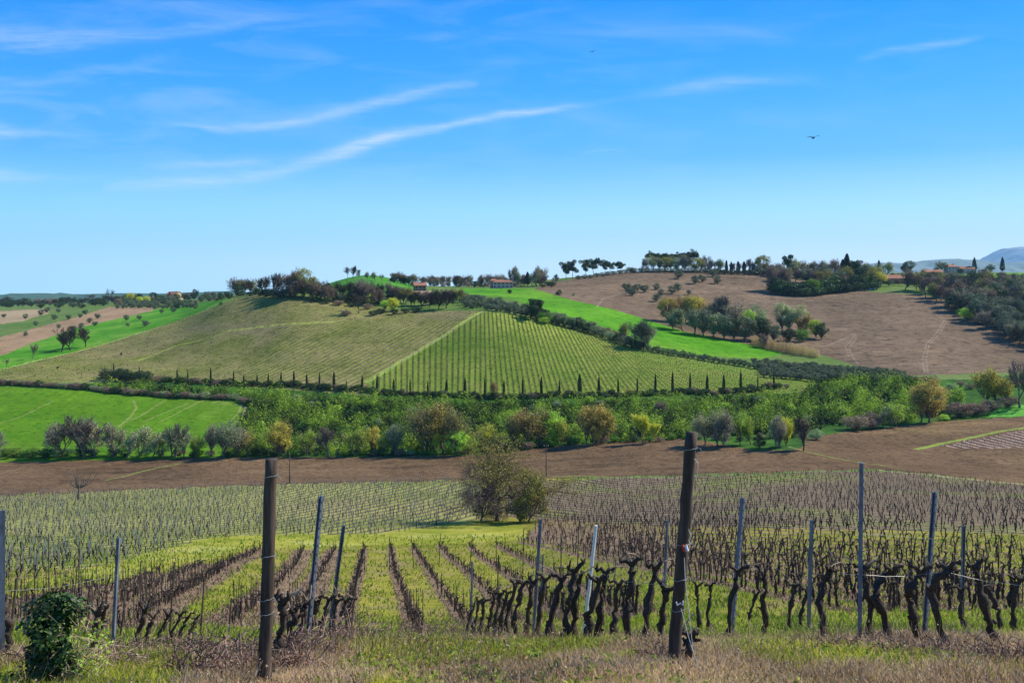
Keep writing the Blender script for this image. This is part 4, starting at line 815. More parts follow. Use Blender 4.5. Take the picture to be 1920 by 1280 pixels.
# young wood of the valley: far too many stems to count, one mass of clumps
TH = [(170, 722), (300, 726), (460, 738), (700, 750), (900, 756), (1250, 753), (1500, 742), (1530, 716), (1600, 708), (1730, 716), (1765, 745), (1800, 770), (1700, 795), (1560, 800), (1500, 818), (1420, 828), (1300, 822), (1050, 834), (900, 848), (700, 853), (420, 856), (440, 800), (468, 768), (450, 748), (350, 742), (250, 736), (180, 728)]
a = Acc(); n = 9000
uu_ = rng.uniform(160, 1810, n * 3); vv_ = rng.uniform(704, 858, n * 3); k = in_poly(TH, uu_, vv_); uu_, vv_ = uu_[k][:n], vv_[k][:n]
print('thicket clumps', len(uu_))
cs, ns_, ss, rr = [], [], [], []
for u, v in zip(uu_, vv_):
    x, y = hit(u, v, 300, 410); z = float(height(x, y)); q = float(vnoise(np.array([u / 26.]), np.array([v / 11.]), 5, 2)[0])
    h = (1.1 + 3.4 * random.random() ** 2) * (.35 + 1.3 * q); w = h * random.uniform(.35, .55); m_ = 34
    t_ = rng.random(m_); an = rng.random(m_) * 2 * pi; rad = w * np.sin(np.clip(t_, .06, .97) * pi) ** .6 * rng.uniform(.6, 1, m_)
    c = np.stack([x + np.cos(an) * rad, y + np.sin(an) * rad, z + .1 + t_ * h], 1); cs.append(c); ns_.append(np.stack([np.cos(an), np.sin(an), t_ * 1.2], 1)); ss.append(np.full(m_, .27)); rr.append(np.clip(np.full(m_, (q - .5) * 2.2 + .38 + random.uniform(-.4, .4) + (t_ - .5) * 0) + rng.normal(size=m_) * .12, 0, 1))
leaves(a, np.concatenate(cs), np.concatenate(ss), 0, .6, nrm=np.concatenate(ns_), r=np.concatenate(rr))
thick_mat = leaf_mat('leaf_thicket', (.010, .028, .006), (.36, .50, .04), .32)
tag(link('undergrowth', a.mesh('undergrowth', [thick_mat])), 'dense bright green young thicket filling the valley below the cypresses', 'undergrowth', None, 'stuff')

# ------------------------------------------------------------------ vineyard rows on the hills and in the valley (uncountable: masses)
VINE = plain_mat('vine_wood', (.012, .009, .008), (.11, .082, .062), 60, .9, .9, .01)
CANE = plain_mat('vine_cane', (.30, .20, .12), (.50, .38, .26), 40, .7, .3, .003)
def px_of(x, y):
    z = height(x, y); return U0 + F * x / y, V0 - z / y * F, z
# right hill: rows run down the slope
TW = leaf_mat('row_twigs', (.03, .048, .014), (.14, .16, .042), .15)
a = Acc(); C = []
for k in range(60, 146):
    xb = k * 10.6
    v = 742.
    while v > 582:
        u = xb - float(rows_right_s(np.array([xb]))[0]) * (740 - v)
        if in_poly(VIN_R, np.array([u]), np.array([v]))[0]:
            x, y = hit(u, v, 375, 560); C.append((x, y))
        v -= random.uniform(1.8, 3.0)
C = np.array(C); C = np.repeat(C, 4, 0) + rng.normal(size=(len(C) * 4, 2)) * (.12, .5); z = height(C[:, 0], C[:, 1])
print('right hill', len(C))
leaves(a, np.column_stack([C, z + rng.uniform(.1, 1.15, len(C))]), .27, 0, .5)
tag(link('vine_rows', a.mesh('vine_rows', [TW])), 'parallel dark vine rows striping the green slope above the cypresses', 'vines', None, 'stuff')
a = Acc(); ang = radians(147); n_ = np.array([math.cos(ang), math.sin(ang)]); d_ = np.array([-n_[1], n_[0]])
k, t_ = np.meshgrid(np.arange(-60, 340) , np.arange(-700, 700, 1.9)); P2 = (k.ravel() * 2.9)[:, None] * n_ + (t_.ravel() + rng.uniform(-.5, .5, k.size))[:, None] * d_
P2 = P2[(P2[:, 1] > 376) & (P2[:, 1] < 590) & (P2[:, 0] > -330) & (P2[:, 0] < 20)]; u, v, z = px_of(P2[:, 0], P2[:, 1]); ok = in_poly(VIN_L, u, v) & (u > -60); P2 = P2[ok]
P2 = np.repeat(P2, 2, 0); P2 += rng.normal(size=P2.shape) * .35; z = height(P2[:, 0], P2[:, 1]); print('left hill', len(P2))
leaves(a, np.column_stack([P2, z + rng.uniform(.1, 1.1, len(P2))]), .27, 0, .5)
tag(link('vine_rows', a.mesh('vine_rows', [TW])), 'fine diagonal vine rows over the olive and tan hilltop vineyard', 'vines', None, 'stuff')
def mid_block(poly, ang, sp, along, dr, label, cat, stake, hv, seed):
    g = np.random.default_rng(seed); n_ = np.array([math.cos(ang), math.sin(ang)]); d_ = np.array([-n_[1], n_[0]])
    k, t_ = np.meshgrid(np.arange(-150, 150), np.arange(-350, 350, along)); P = (k.ravel() * sp)[:, None] * n_ + (t_.ravel() + g.uniform(-.2, .2, k.size))[:, None] * d_
    P = P + g.normal(size=P.shape) * (.16, .4); P = P[g.random(len(P)) > .18]; P = P[(P[:, 1] > dr[0]) & (P[:, 1] < dr[1])]; u, v, z = px_of(P[:, 0], P[:, 1]); ok = in_poly(poly, u, v) & (u > -60) & (u < 1990); P = P[ok]; z = z[ok]; n = len(P); print(label, n)
    B = np.column_stack([P, z - .05]); a = Acc(); h = g.uniform(.65, 1.0, n) * hv; ln = g.normal(size=(n, 2)) * .13
    M = B + np.column_stack([ln * .4, h * .55]); T = B + np.column_stack([ln, h]); prisms(a, B, M, .055, .048, 0); prisms(a, M, T, .052, .06, 0)
    arm = unit(np.column_stack([g.normal(size=(n, 1)) * .3 + d_[0] * np.sign(g.normal(size=(n, 1))), g.normal(size=(n, 1)) * .3 + d_[1], g.uniform(.2, .9, (n, 1))])) * g.uniform(.2, .5, (n, 1)); prisms(a, T, T + arm, .035, .015, 0)
    up = g.normal(size=(n, 3)) * (.12, .12, 0) + (0, 0, .38); prisms(a, T + arm * .5, T + arm * .5 + up, .012, .008, 1)
    tag(link('vine_rows', a.mesh('vine_rows', [VINE, CANE])), label, 'vines', None, 'stuff')
    if stake:
        sel = g.random(n) < stake; B = B[sel]; a = Acc(); q = g.normal(size=(len(B), 3)) * (.07, .07, .12) + (0, 0, 1.55); prisms(a, B + (.1, 0, 0), B + (.1, 0, 0) + q, .032, .028, 0)
        tag(link('vine_stakes', a.mesh('vine_stakes', [plain_mat('stake_pale', (.50, .43, .31), (.85, .76, .58), 12)])), 'hundreds of pale thin stakes over the valley vineyard', 'stakes', None, 'stuff')
mid_block(MIDL, radians(-18.5), 2.6, 1.1, (60, 262), 'young vines in rows across the staked valley vineyard', 'vines', .8, .8, 3)
mid_block(MIDR, radians(30), 2.5, 1.15, (55, 262), 'low dark vines packed over the lower brown vineyard', 'vines', 0, .85, 4)
mid_block(VIN_FR, radians(12), 2.6, 1.6, (230, 350), 'tiny dark vines of the patch cut into the ploughed field', 'vines', 0, .8, 5)

# ------------------------------------------------------------------ near vines, one by one
def W3(u, v, D): return np.array([(u - U0) / F * D, D, (V0 - v) / F * D])
def vine_mesh(pts, r0, seed, arms=2):
    """gnarled trunk through the given points, knotty head with short arms"""
    g = np.random.default_rng(seed); a = Acc(); P = np.array(pts, float)
    t = np.linspace(0, 1, len(P)); tt = np.linspace(0, 1, 13); Q = np.stack([np.interp(tt, t, P[:, i]) for i in range(3)], 1)
    for _ in range(2): Q[1:-1] = (Q[:-2] + 2 * Q[1:-1] + Q[2:]) / 4
    Q[1:-1] += g.normal(size=(11, 3)) * r0 * .42
    rad = r0 * (1.25 - .45 * tt + .28 * np.sin(tt * g.uniform(9, 15) + g.uniform(0, 6)) + g.normal(size=13) * .14); rad[0] *= 1.35; rad[-1] *= 1.25
    tube(a, Q, np.maximum(rad, r0 * .45), 9, 0, .5, .28)
    for i in range(int(g.integers(4, 8))):          # knots and bark lumps
        c = Q[g.integers(2, 13)] + g.normal(size=3) * r0 * .6; tube(a, [c - g.normal(size=3) * r0 * .6, c, c + g.normal(size=3) * r0 * .7], [r0 * .3, r0 * .55, r0 * .25], 6, 0, .5, .3)
    tips = []
    for i in range(arms):
        s = 1 if i % 2 else -1; L_ = g.uniform(.04, .13); e = Q[-1] + np.array([s * L_, g.normal() * .05, g.uniform(.02, .12)]); mdl = (Q[-1] + e) / 2 + np.array([0, 0, g.uniform(.0, .06)])
        tube(a, [Q[-1], mdl, e, e + (s * .02, 0, .04)], [r0 * .8, r0 * .62, r0 * .6, r0 * .3], 7, 0, .5, .25); tips += [mdl, e]
        k = e + g.normal(size=3) * .02; tube(a, [e, k + (0, 0, .05)], [r0 * .5, r0 * .3], 6, 0, .5, .2)
    me = a.mesh('trunk', [VINE], True)
    c = Acc()
    for i in range(int(g.integers(2, 5))):
        p = tips[g.integers(0, len(tips))]; d = unit(np.array([g.normal() * .8, g.normal() * .3, g.uniform(.3, 1.)])); L_ = g.uniform(.06, .24)
        tube(c, [p, p + d * L_ * .5 + (0, 0, .01), p + d * L_ + (g.normal() * .03, 0, -.01)], [.008, .007, .006], 5, 0)
    return me, c.mesh('cane', [CANE])
def vine_from_px(pxs, D, r0, seed, label, group='gnarled vines of the front row', arms=2):
    pts = np.array([W3(u, v, D) for u, v in pxs]); b = at_d(pxs[0][0], D); base = np.array([b.x, b.y, b.z - .06])
    pts = np.vstack([base, pts[1:]]) if pts[0][2] > base[2] - .02 or True else pts
    pts[1:, 1] += np.random.default_rng(seed).normal(size=len(pts) - 1) * .03
    r = empty('grapevine', tuple(base)); me, cn = vine_mesh(pts - base, r0, seed, arms)
    tag(r, label, 'grapevine', group); link('trunk', me, r); link('cane', cn, r); return r
FV = [  # pixel path from root to head, distance
 ([(1030, 1218), (1036, 1150), (1053, 1088)], 11.9), ([(1056, 1224), (1062, 1150), (1079, 1072)], 11.7), ([(1080, 1224), (1074, 1160), (1084, 1092)], 11.9), ([(1099, 1224), (1104, 1150), (1122, 1090)], 11.6), ([(1120, 1218), (1124, 1150), (1136, 1078)], 11.8),
 ([(1150, 1208), (1152, 1150), (1160, 1096)], 13.2), ([(1181, 1214), (1174, 1140), (1180, 1110), (1186, 1060)], 11.5), ([(1208, 1218), (1212, 1150), (1230, 1072)], 10.9), ([(1240, 1224), (1242, 1160), (1248, 1105)], 11.3), ([(1004, 1208), (1010, 1150), (1022, 1090)], 13.2),
 ([(984, 1205), (990, 1150), (1000, 1094)], 14.2), ([(961, 1201), (966, 1150), (981, 1096)], 15), ([(947, 1200), (952, 1150), (966, 1100)], 15.8), ([(935, 1198), (940, 1160), (951, 1113)], 17), ([(924, 1198), (929, 1160), (939, 1114)], 17.6), ([(913, 1198), (918, 1165), (928, 1113)], 18.4), ([(899, 1197), (902, 1165), (910, 1126)], 20.2), ([(886, 1196), (890, 1166), (897, 1129)], 22), ([(874, 1194), (878, 1170), (888, 1136)], 24),
 ([(1365, 1186), (1370, 1130), (1384, 1072)], 13.5), ([(1331, 1170), (1328, 1140), (1333, 1098)], 19.5), ([(1309, 1172), (1310, 1140), (1306, 1100)], 20.5), ([(1406, 1180), (1404, 1150), (1417, 1118)], 22), ([(1437, 1186), (1432, 1130), (1430, 1081)], 14), ([(1477, 1180), (1480, 1140), (1492, 1100)], 18),
 ([(1552, 1206), (1536, 1140), (1534, 1118), (1558, 1070)], 11.4), ([(1625, 1204), (1632, 1130), (1620, 1075)], 11.7), ([(1671, 1206), (1655, 1150), (1640, 1118), (1644, 1090), (1672, 1073)], 11.2), ([(1726, 1211), (1714, 1155), (1697, 1108), (1724, 1077)], 10.8), ([(1776, 1208), (1757, 1142), (1746, 1104), (1776, 1066)], 10.4), ([(1871, 1204), (1846, 1140), (1832, 1072)], 10.6), ([(1877, 1180), (1868, 1140), (1858, 1108)], 15), ([(1815, 1185), (1800, 1150), (1805, 1110)], 16.5), ([(1905, 1184), (1898, 1140), (1912, 1090)], 14.5), ([(1500, 1180), (1504, 1150), (1512, 1110)], 19.5),
 ([(161, 1250), (176, 1195), (186, 1152)], 10.2), ([(180, 1228), (186, 1180), (196, 1150)], 14.2), ([(247, 1226), (256, 1190), (269, 1152)], 16), ([(270, 1222), (276, 1190), (286, 1160)], 17.2), ([(290, 1219), (300, 1185), (316, 1155)], 18.2), ([(312, 1217), (322, 1185), (338, 1155)], 19.2), ([(335, 1216), (340, 1185), (352, 1158)], 20), ([(352, 1214), (358, 1180), (368, 1160)], 21),
 ([(523, 1262), (526, 1190), (533, 1130)], 8.9), ([(540, 1235), (544, 1190), (552, 1146)], 10.4), ([(562, 1222), (564, 1180), (570, 1136)], 11.6), ([(580, 1216), (584, 1175), (596, 1132)], 12.6), ([(598, 1212), (604, 1170), (616, 1130)], 13.8), ([(616, 1208), (622, 1170), (632, 1128)], 15), ([(632, 1205), (638, 1170), (648, 1130)], 16.5), ([(646, 1202), (650, 1170), (660, 1132)], 18.5), ([(1282, 1256), (1288, 1230), (1298, 1198)], 8.5), ([(10, 1240), (14, 1180), (4, 1130)], 10.)]
DESC = ['with two bent arms', 'with a knotted head', 'leaning to one side', 'with pale cane stubs', 'with a forked top']
order = sorted(range(len(FV)), key=lambda i: FV[i][0][0][0])
for rank, i in enumerate(order):
    pxs, D = FV[i]
    vine_from_px(pxs, D, .038 if D < 12.2 else .035, 500 + i, f'gnarled dark grapevine {DESC[i % 5]}, {nth(rank + 1)} from left in the front row')
# templates for the rows behind
VT_ = []
for s in range(10):
    g = np.random.default_rng(900 + s); lx, ly = g.normal(size=2) * .10
    pts = [(0, 0, -.06), (lx * .2 + g.normal() * .05, ly * .3, .3), (lx * .7 + g.normal() * .05, ly * .6, .6), (lx, ly, .84)]
    VT_.append(vine_mesh(pts, .042, 950 + s))
cand = []
for r in ROWS:
    r = sorted(r, key=lambda p: -p[1]) if r[0][1] < r[-1][1] else r
    d0 = 0; pos = 0.
    for (x1, y1), (x2, y2) in zip(r[:-1], r[1:]):
        L_ = math.hypot(x2 - x1, y2 - y1)
        while pos < d0 + L_:
            t = (pos - d0) / L_; cand.append((x1 + (x2 - x1) * t + random.gauss(0, .07), y1 + (y2 - y1) * t + random.gauss(0, .07))); pos += random.uniform(.85, 1.2) * (1.15 if x1 / y1 * F + U0 < 1000 else 1)
        d0 += L_
cand = [c for c in cand if not (c[1] > 45 and c[0] > 2 and random.random() < np.interp(U0 + F * c[0] / c[1], [980, 1100, 1500], [.75, .5, .15]))]
cand = [c for c in cand if c[1] > 14 and -60 < U0 + F * c[0] / c[1] < 2350]; cand.sort(key=lambda c: c[1] + (1000 if U0 + F * c[0] / c[1] > 1950 else 0))
print('near vines', len(cand))
for i, (x, y) in enumerate(cand[:235]):
    a_, b_ = random.choice(VT_); u = U0 + F * x / y
    side = 'the grass lane rows' if 640 < u < 1000 else 'the rows right of the lanes' if u >= 1000 else 'the rows left of the lanes'
    sc_ = random.uniform(.72, 1.05) * (.72 if u < 660 else .75 if u < 1000 else 1); r = empty('grapevine', (x, y, float(height(x, y)))); r.rotation_euler[2] = random.uniform(-.5, .5) + (pi if random.random() < .5 else 0); r.scale = (sc_, sc_, sc_)
    tag(r, f'small dark grapevine in {side}', 'grapevine', f'grapevines in {side}'); link('trunk', a_, r)
    if y < 34: link('cane', b_, r)
R_ = np.array(cand[235:]); n = len(R_); z = height(R_[:, 0], R_[:, 1]); a = Acc(); B = np.column_stack([R_, z - .05]); uu_ = U0 + F * R_[:, 0] / R_[:, 1]
h = rng.uniform(.55, .9, n) * np.where(uu_ < 660, .68, np.where(uu_ < 1000, .8, 1.05)); ln = rng.normal(size=(n, 2)) * .12; M = B + np.column_stack([ln * .3, h * .5]); T = B + np.column_stack([ln, h])
prisms(a, B, M, .045, .038, 0, 4); prisms(a, M, T, .038, .055, 0, 4)
for q in range(2):
    arm = unit(rng.normal(size=(n, 3)) * (1, .5, .3) + (0, 0, .4)) * rng.uniform(.1, .34, (n, 1)); prisms(a, T, T + arm, .038, .02, 0, 4)
prisms(a, T, T + unit(rng.normal(size=(n, 3)) + (0, 0, .8)) * .2, .009, .007, 1)
tag(link('vine_rows', a.mesh('vine_rows', [VINE, CANE])), 'thousands of small dark vines in rows on the near slope', 'vines', None, 'stuff')

# ------------------------------------------------------------------ posts, stakes, wires
WOOD = plain_mat('old_wood', (.022, .016, .013), (.13, .095, .072), 14, .9, .9, .012, (1, 1, .12)); WOODD = plain_mat('dark_stake_wood', (.04, .032, .026), (.12, .095, .075), 14, .9, .8, .01, (1, 1, .2))
METAL = plain_mat('galvanised', (.05, .06, .085), (.20, .23, .29), 18, .55, .3, .004, (1, 1, .25), .5); WHITE = plain_mat('white_paint', (.62, .62, .60), (.80, .80, .78), 25, .6, .4, .004, (1, 1, .3))
WIREM = plain_mat('wire_metal', (.16, .16, .15), (.36, .35, .33), 30, .4, 0, .001, spec=.6); REDP = plain_mat('red_plastic', (.5, .03, .02), (.6, .06, .04)); 
def post(kind, top, base, D, w, label, group, seed=0, mat_=None, ring=()):
    """upright post between two pixels at one distance, foot sunk in the ground"""
    g = np.random.default_rng(seed + 40); g0 = at_d(base[0], D); p1 = W3(*top, D); p0 = np.array([g0.x, g0.y, g0.z - .15]); a = Acc(); L_ = p1 - p0
    if kind == 'metal':
        r, t_ = w / 2, w * .12; T0 = Acc()
        box(T0, -r, r, -t_, t_, 0, 1); box(T0, -r, -r + 2 * t_, t_ + .001, r * 1.3, 0, 1); box(T0, r - 2 * t_, r, t_ + .001, r * 1.3, 0, 1)
        H = np.linalg.norm(L_)
        for k in range(int(H / .11)): z0 = .05 + k * .11 / H; box(T0, -r * 1.28, -r - .001, t_ * 1.5, t_ * 3.5, z0, z0 + .022 / H); box(T0, r + .001, r * 1.28, t_ * 1.5, t_ * 3.5, z0 + .03 / H, z0 + .052 / H)
        V = np.concatenate(T0.V); ca, sa = math.cos(.5 + seed), math.sin(.5 + seed); V = np.column_stack([V[:, 0] * ca - V[:, 1] * sa, V[:, 0] * sa + V[:, 1] * ca, V[:, 2]])
        V = np.column_stack([V[:, 0] + V[:, 2] * L_[0], V[:, 1] + V[:, 2] * L_[1], V[:, 2] * L_[2]]); a.add(V, np.concatenate(T0.F), 0, .5); me = a.mesh('post', [mat_ or METAL])
    else:
        n = 16; tt = np.linspace(0, 1, n); Q = tt[:, None] * L_[None] + g.normal(size=(n, 3)) * w * .035; tube(a, Q, w / 2 * (1.08 - .12 * tt + g.normal(size=n) * .025), 11 if w > .06 else 7, 0, .5, .07); me = a.mesh('post', [mat_ or (WOOD if w > .06 else WOODD)], w > .06)
    nm = 'metal_post' if kind == 'metal' else 'wooden_post' if w > .05 else 'wooden_stake'
    if not ring:
        o = link(nm, me, None, tuple(p0)); tag(o, label, 'post' if nm != 'wooden_stake' else 'stake', group); return o
    o = empty(nm, tuple(p0)); tag(o, label, 'post', group); link('shaft', me, o)
    for f in ring:
        c = L_ * f; a = Acc(); th = np.linspace(0, 2 * pi, 15); jj = g.normal(size=15) * .004; jj[-1] = jj[0]
        tube(a, np.column_stack([c[0] + np.cos(th) * (w / 2 + .006), c[1] + np.sin(th) * (w / 2 + .006), c[2] + jj + np.cos(th) * .01]), .0026, 5); d = g.normal(size=3) * .02
        tube(a, [c + (w / 2, -w / 3, 0), c + (w / 2 + .02, -w / 3, .012), c + (w / 2 + .035, -w / 3, -.02)], .003, 5); link('wire_loop', a.mesh('wire_loop', [WIREM]), o)
    return o
pw1 = post('wood', (509, 861), (494, 1288), 7.7, .10, 'thick weathered wooden post bound with wire beside the brambles', 'thick wooden end posts', 1, ring=(.93, .60, .42, .36))
pw2 = post('wood', (1297, 810), (1260, 1258), 8.35, .104, 'thick weathered wooden post leaning slightly with string and clips', 'thick wooden end posts', 2, ring=(.935, .56, .42, .3))
def bits(parent, name, items, m, rad=.004):
    for pts in items:
        a = Acc(); tube(a, [np.array(W3(*p)) - np.array(parent.location) for p in pts], rad, 6); link(name, a.mesh(name, [m]), parent)
STR = plain_mat('string', (.55, .52, .44), (.72, .70, .62), 30)
bits(pw2, 'string', [[(1283, 1045, 8.2), (1285, 1090, 8.15), (1292, 1150, 8.1), (1300, 1225, 8.05), (1310, 1244, 8.05)], [(1277, 1140, 8.2), (1290, 1190, 8.1), (1303, 1232, 8.0), (1309, 1250, 8.0)], [(1302, 860, 8.25), (1309, 868, 8.2), (1308, 880, 8.2), (1305, 900, 8.22)], [(1291, 992, 8.2), (1295, 1003, 8.2), (1291, 1012, 8.2), (1296, 1020, 8.2)]], STR, .0028)
bits(pw2, 'clip', [[(1268, 1128, 8.2), (1270, 1134, 8.2), (1276, 1130, 8.2), (1280, 1134, 8.2), (1281, 1126, 8.2)]], WHITE, .006); bits(pw2, 'clip', [[(1280, 1022, 8.25), (1283, 1032, 8.2)]], REDP, .012); bits(pw2, 'clip', [[(1286, 1022, 8.22), (1289, 1033, 8.2)]], WHITE, .012)
bits(pw1, 'clip', [[(496, 1066, 7.9), (499, 1074, 7.9), (504, 1070, 7.9), (505, 1076, 7.9)]], WHITE, .006); bits(pw1, 'string', [[(497, 1040, 7.92), (501, 1052, 7.9), (497, 1062, 7.9)], [(497, 1190, 7.9), (487, 1230, 7.85), (478, 1268, 7.8)], [(500, 1175, 7.9), (492, 1215, 7.85), (498, 1250, 7.8), (512, 1290, 7.75)]], STR, .0028)
MP = [((4, 957), (3, 1255), 9.7, 'grey galvanised post at the left frame edge above bare wires'), ((224, 1008), (212, 1215), 15.2, 'grey metal post right of the ivy bush'), ((604, 929), (575, 1208), 12.4, 'bluish leaning metal post right of the thick wooden post'), ((644, 985), (612, 1204), 16, 'short leaning metal post, second right of the thick wooden post'),
      ((1012, 973), (996, 1205), 15, 'slim metal post with a bright edge below the big tree'), ((1392, 933), (1368, 1192), 14, 'grey metal post just right of the leaning wooden post'), ((1523, 975), (1516, 1185), 17, 'thin distant metal post midway between the tall ones'), ((1618, 868), (1614, 1206), 10.5, 'tall grey metal post standing highest of the metal ones'),
      ((1754, 922), (1732, 1192), 13.3, 'leaning grey metal post behind the twisted vine'), ((1806, 985), (1802, 1180), 17.5, 'small grey metal post near the right frame edge'), ((1250, 975), (1240, 1175), 19.5, 'faint metal post hidden left of the thick leaning one'), ((884, 1052), (883, 1176), 30, 'small metal post at the lower lane rows'), ((1018, 1040), (1012, 1150), 34, 'small dim metal post among the lane vines')]
for i, (t_, b_, D, l_) in enumerate(MP): post('metal', t_, b_, D, .055, l_, 'metal vineyard posts', i)
post('wood', (1118, 985), (1092, 1195), 16.5, .06, 'white painted post rising behind the gnarled vines', 'metal vineyard posts', 30, WHITE)
SP = [((327, 1053), (317, 1190), 25), ((383, 1083), (376, 1180), 28), ((434, 1120), (428, 1185), 26), ((682, 1028), (640, 1185), 20), ((672, 1055), (655, 1180), 24), ((935, 1040), (930, 1150), 34), ((31, 1083), (16, 1170), 20), ((40, 1085), (39, 1135), 32), ((172, 1127), (155, 1175), 24), ((233, 1142), (222, 1205), 22),
      ((265, 1050), (257, 1096), 45), ((145, 1060), (137, 1095), 40), ((91, 1000), (92, 1068), 45), ((150, 1015), (146, 1068), 50), ((1155, 1045), (1150, 1090), 45), ((1052, 1000), (1052, 1050), 60), ((1085, 985), (1082, 1030), 70), ((982, 990), (980, 1030), 80), ((930, 1005), (931, 1034), 90), ((730, 1005), (731, 1035), 90), ((771, 1003), (776, 1030), 95), ((826, 1000), (823, 1030), 95), ((886, 1005), (880, 1034), 90), ((684, 1020), (683, 1040), 90)]
for i, (t_, b_, D) in enumerate(sorted(SP)): post('wood', t_, b_, D, .048 if D < 60 else .07, f'dark leaning wooden stake, {nth(i + 1)} from left of the taller stakes', 'taller wooden stakes', i + 60)
# thin stakes along the rows
sm = []
for s in range(4): a = Acc(); tube(a, [(0, 0, -.1), (.02 * s - .03, .01, .6), (.05 * s - .07, 0, 1.3)], [.017, .016, .014], 5); sm.append(a.mesh('vine_stake', [WOODD]))
st = [c for i, c in enumerate(cand) if (i % 2 == 0 or U0 + F * c[0] / c[1] < 560) and U0 + F * c[0] / c[1] < 1120]
st += [c for i, c in enumerate(cand) if i % 23 == 0 and 1120 <= U0 + F * c[0] / c[1] < 1950]; st.sort(key=lambda c: c[1])
for x, y in st[:280]:
    o = link('vine_stake', random.choice(sm), None, (x + .1, y, float(height(x + .1, y)))); o.rotation_euler[2] = random.uniform(0, 6.28); o.scale = (1, 1, random.uniform(.8, 1.25)); tag(o, 'thin dark stake beside a vine in the near rows', 'stake', 'thin stakes in the near rows')
R2 = np.array(st[280:])
if len(R2): a = Acc(); z = height(R2[:, 0], R2[:, 1]); B = np.column_stack([R2, z - .1]); prisms(a, B, B + rng.normal(size=B.shape) * (.06, .06, .15) + (0, 0, 1.2), .02, .017, 0); tag(link('vine_stakes', a.mesh('vine_stakes', [WOODD])), 'rows of thin dark stakes farther down the near slope', 'stakes', None, 'stuff')
WR = [([(4, 1160, 9.7), (60, 1164, 9.6), (120, 1160, 9.5)], 'slack wire from the edge post to the ivy bush'), ([(4, 1108, 9.7), (110, 1100, 12), (222, 1078, 15)], 'pale green wire from the edge post to the next post'), ([(60, 1160, 9.5), (110, 1140, 9.6), (150, 1150, 9.9), (186, 1180, 10.2)], 'bowed yellow cane over the ivy bush'),
      ([(575, 1130, 12.3), (545, 1140, 10.5), (520, 1150, 8.6)], 'pale cane tied between wooden and metal post'), ([(1558, 1075, 11.4), (1617, 1078, 10.6), (1700, 1080, 10.8), (1776, 1072, 10.4), (1840, 1088, 10.5), (1925, 1098, 10.3)], 'trellis wire through the heads of the gnarled vines'), ([(1617, 1000, 10.55), (1754, 1010, 13.2), (1806, 1050, 17)], 'upper trellis wire between the right metal posts'), ([(1036, 1100, 12), (1120, 1096, 11.7), (1190, 1090, 11.4), (1262, 1098, 8.6)], 'trellis wire along the central gnarled vines'), ([(500, 1215, 8.2), (560, 1222, 9.2), (640, 1170, 16)], 'low wire sagging over the brambles')]
for pts, l_ in WR:
    a = Acc(); w = np.array([W3(*p) for p in pts]); k = np.linspace(0, len(w) - 1, 24); q = np.stack([np.interp(k, np.arange(len(w)), w[:, i]) for i in range(3)], 1); q[1:-1] += rng.normal(size=(22, 3)) * .003
    cane = 'cane' in l_; tube(a, q, .0055 if cane else .0022, 5); nm = 'cane' if cane else 'trellis_wire'; c = q[0]; 
    me = a.mesh(nm, [CANE if cane else WIREM]); me.transform(Matrix.Translation(-Vector(c))); tag(link('vine_' + nm if cane else nm, me, None, tuple(c)), l_, nm.replace('_', ' '), 'wires and canes')

# ------------------------------------------------------------------ grass, dry grass, brambles, ivy
def blades(n, d0, d1, hgt, wid, fn, name, m, label, u0=-450, u1=2400, power=1.):
    s = rng.random(n) ** power; D = np.exp(math.log(d0) + (math.log(d1) - math.log(d0)) * s); u = rng.uniform(u0, u1, n); x = (u - U0) / F * D; ok = rng.random(n) < fn(x, D, u); x, D, u = x[ok], D[ok], u[ok]
    z = height(x, D); n = len(x); a_ = rng.random(n) * pi; tf = .45 + 1.1 * vnoise(x * 1.6, D * 1.6, 33, 2) ** 1.3
    h = rng.uniform(.5, 1.2, n) * hgt * tf * (1 + D / 40 * .5); w = wid * rng.uniform(.6, 1.3, n) * (1 + D / 14); B = np.column_stack([x, D, z - .02]); side = np.column_stack([np.cos(a_), np.sin(a_) * .6, 0 * a_]) * w[:, None]
    ln = rng.normal(size=(n, 3)) * h[:, None] * .45; ln[:, 2] = 0; mid = B + ln * .35 + np.column_stack([0 * h, 0 * h, h * .6]); tip = B + ln + np.column_stack([0 * h, 0 * h, h])
    V = np.stack([B - side, B + side, mid + side * .7, mid - side * .7, tip + side * .1, tip - side * .1], 1).reshape(-1, 3); b = np.arange(n)[:, None, None] * 6; q = np.array([[0, 1, 2, 3], [3, 2, 4, 5]])[None]
    a = Acc(); rr = np.clip(vnoise(x * .8, D * .8, 51, 2) * .8 + rng.uniform(-.2, .4, n), 0, 1); a.add(V, (b + q).reshape(-1, 4), 0, np.repeat(rr, 2)); print(name, n)
    tag(link(name, a.mesh(name, [m])), label, 'grass', None, 'stuff')
def strip_at(x, y):
    b = np.full(x.shape, 1e9)
    for r in ROWS: b = np.minimum(b, seg_dist(x, y, r))
    return b
def dryness(x, y, u):
    base = vnoise(x * .55, y * .38, 71, 3); bias = np.interp(u, [-60, 300, 480, 640, 700, 900, 1050, 1200, 1350, 1480, 1640, 1980], [.02, .04, .14, .02, -.2, -.24, -.14, .02, -.1, -.22, .06, .2]); return base + bias
fg = lambda x, y, u: np.clip((.56 - dryness(x, y, u)) * 8, .04, 1); fd = lambda x, y, u: np.clip((dryness(x, y, u) - .44) * 8, .06, 1)
GRM = leaf_mat('grass_blades', (.10, .15, .014), (.74, .74, .10), .5); DRM = leaf_mat('dry_blades', (.16, .10, .055), (.95, .70, .40), .5); LNM = leaf_mat('lane_blades', (.06, .12, .01), (.42, .47, .045), .4); PKM = leaf_mat('litter_blades', (.14, .095, .06), (.44, .32, .19), .2)
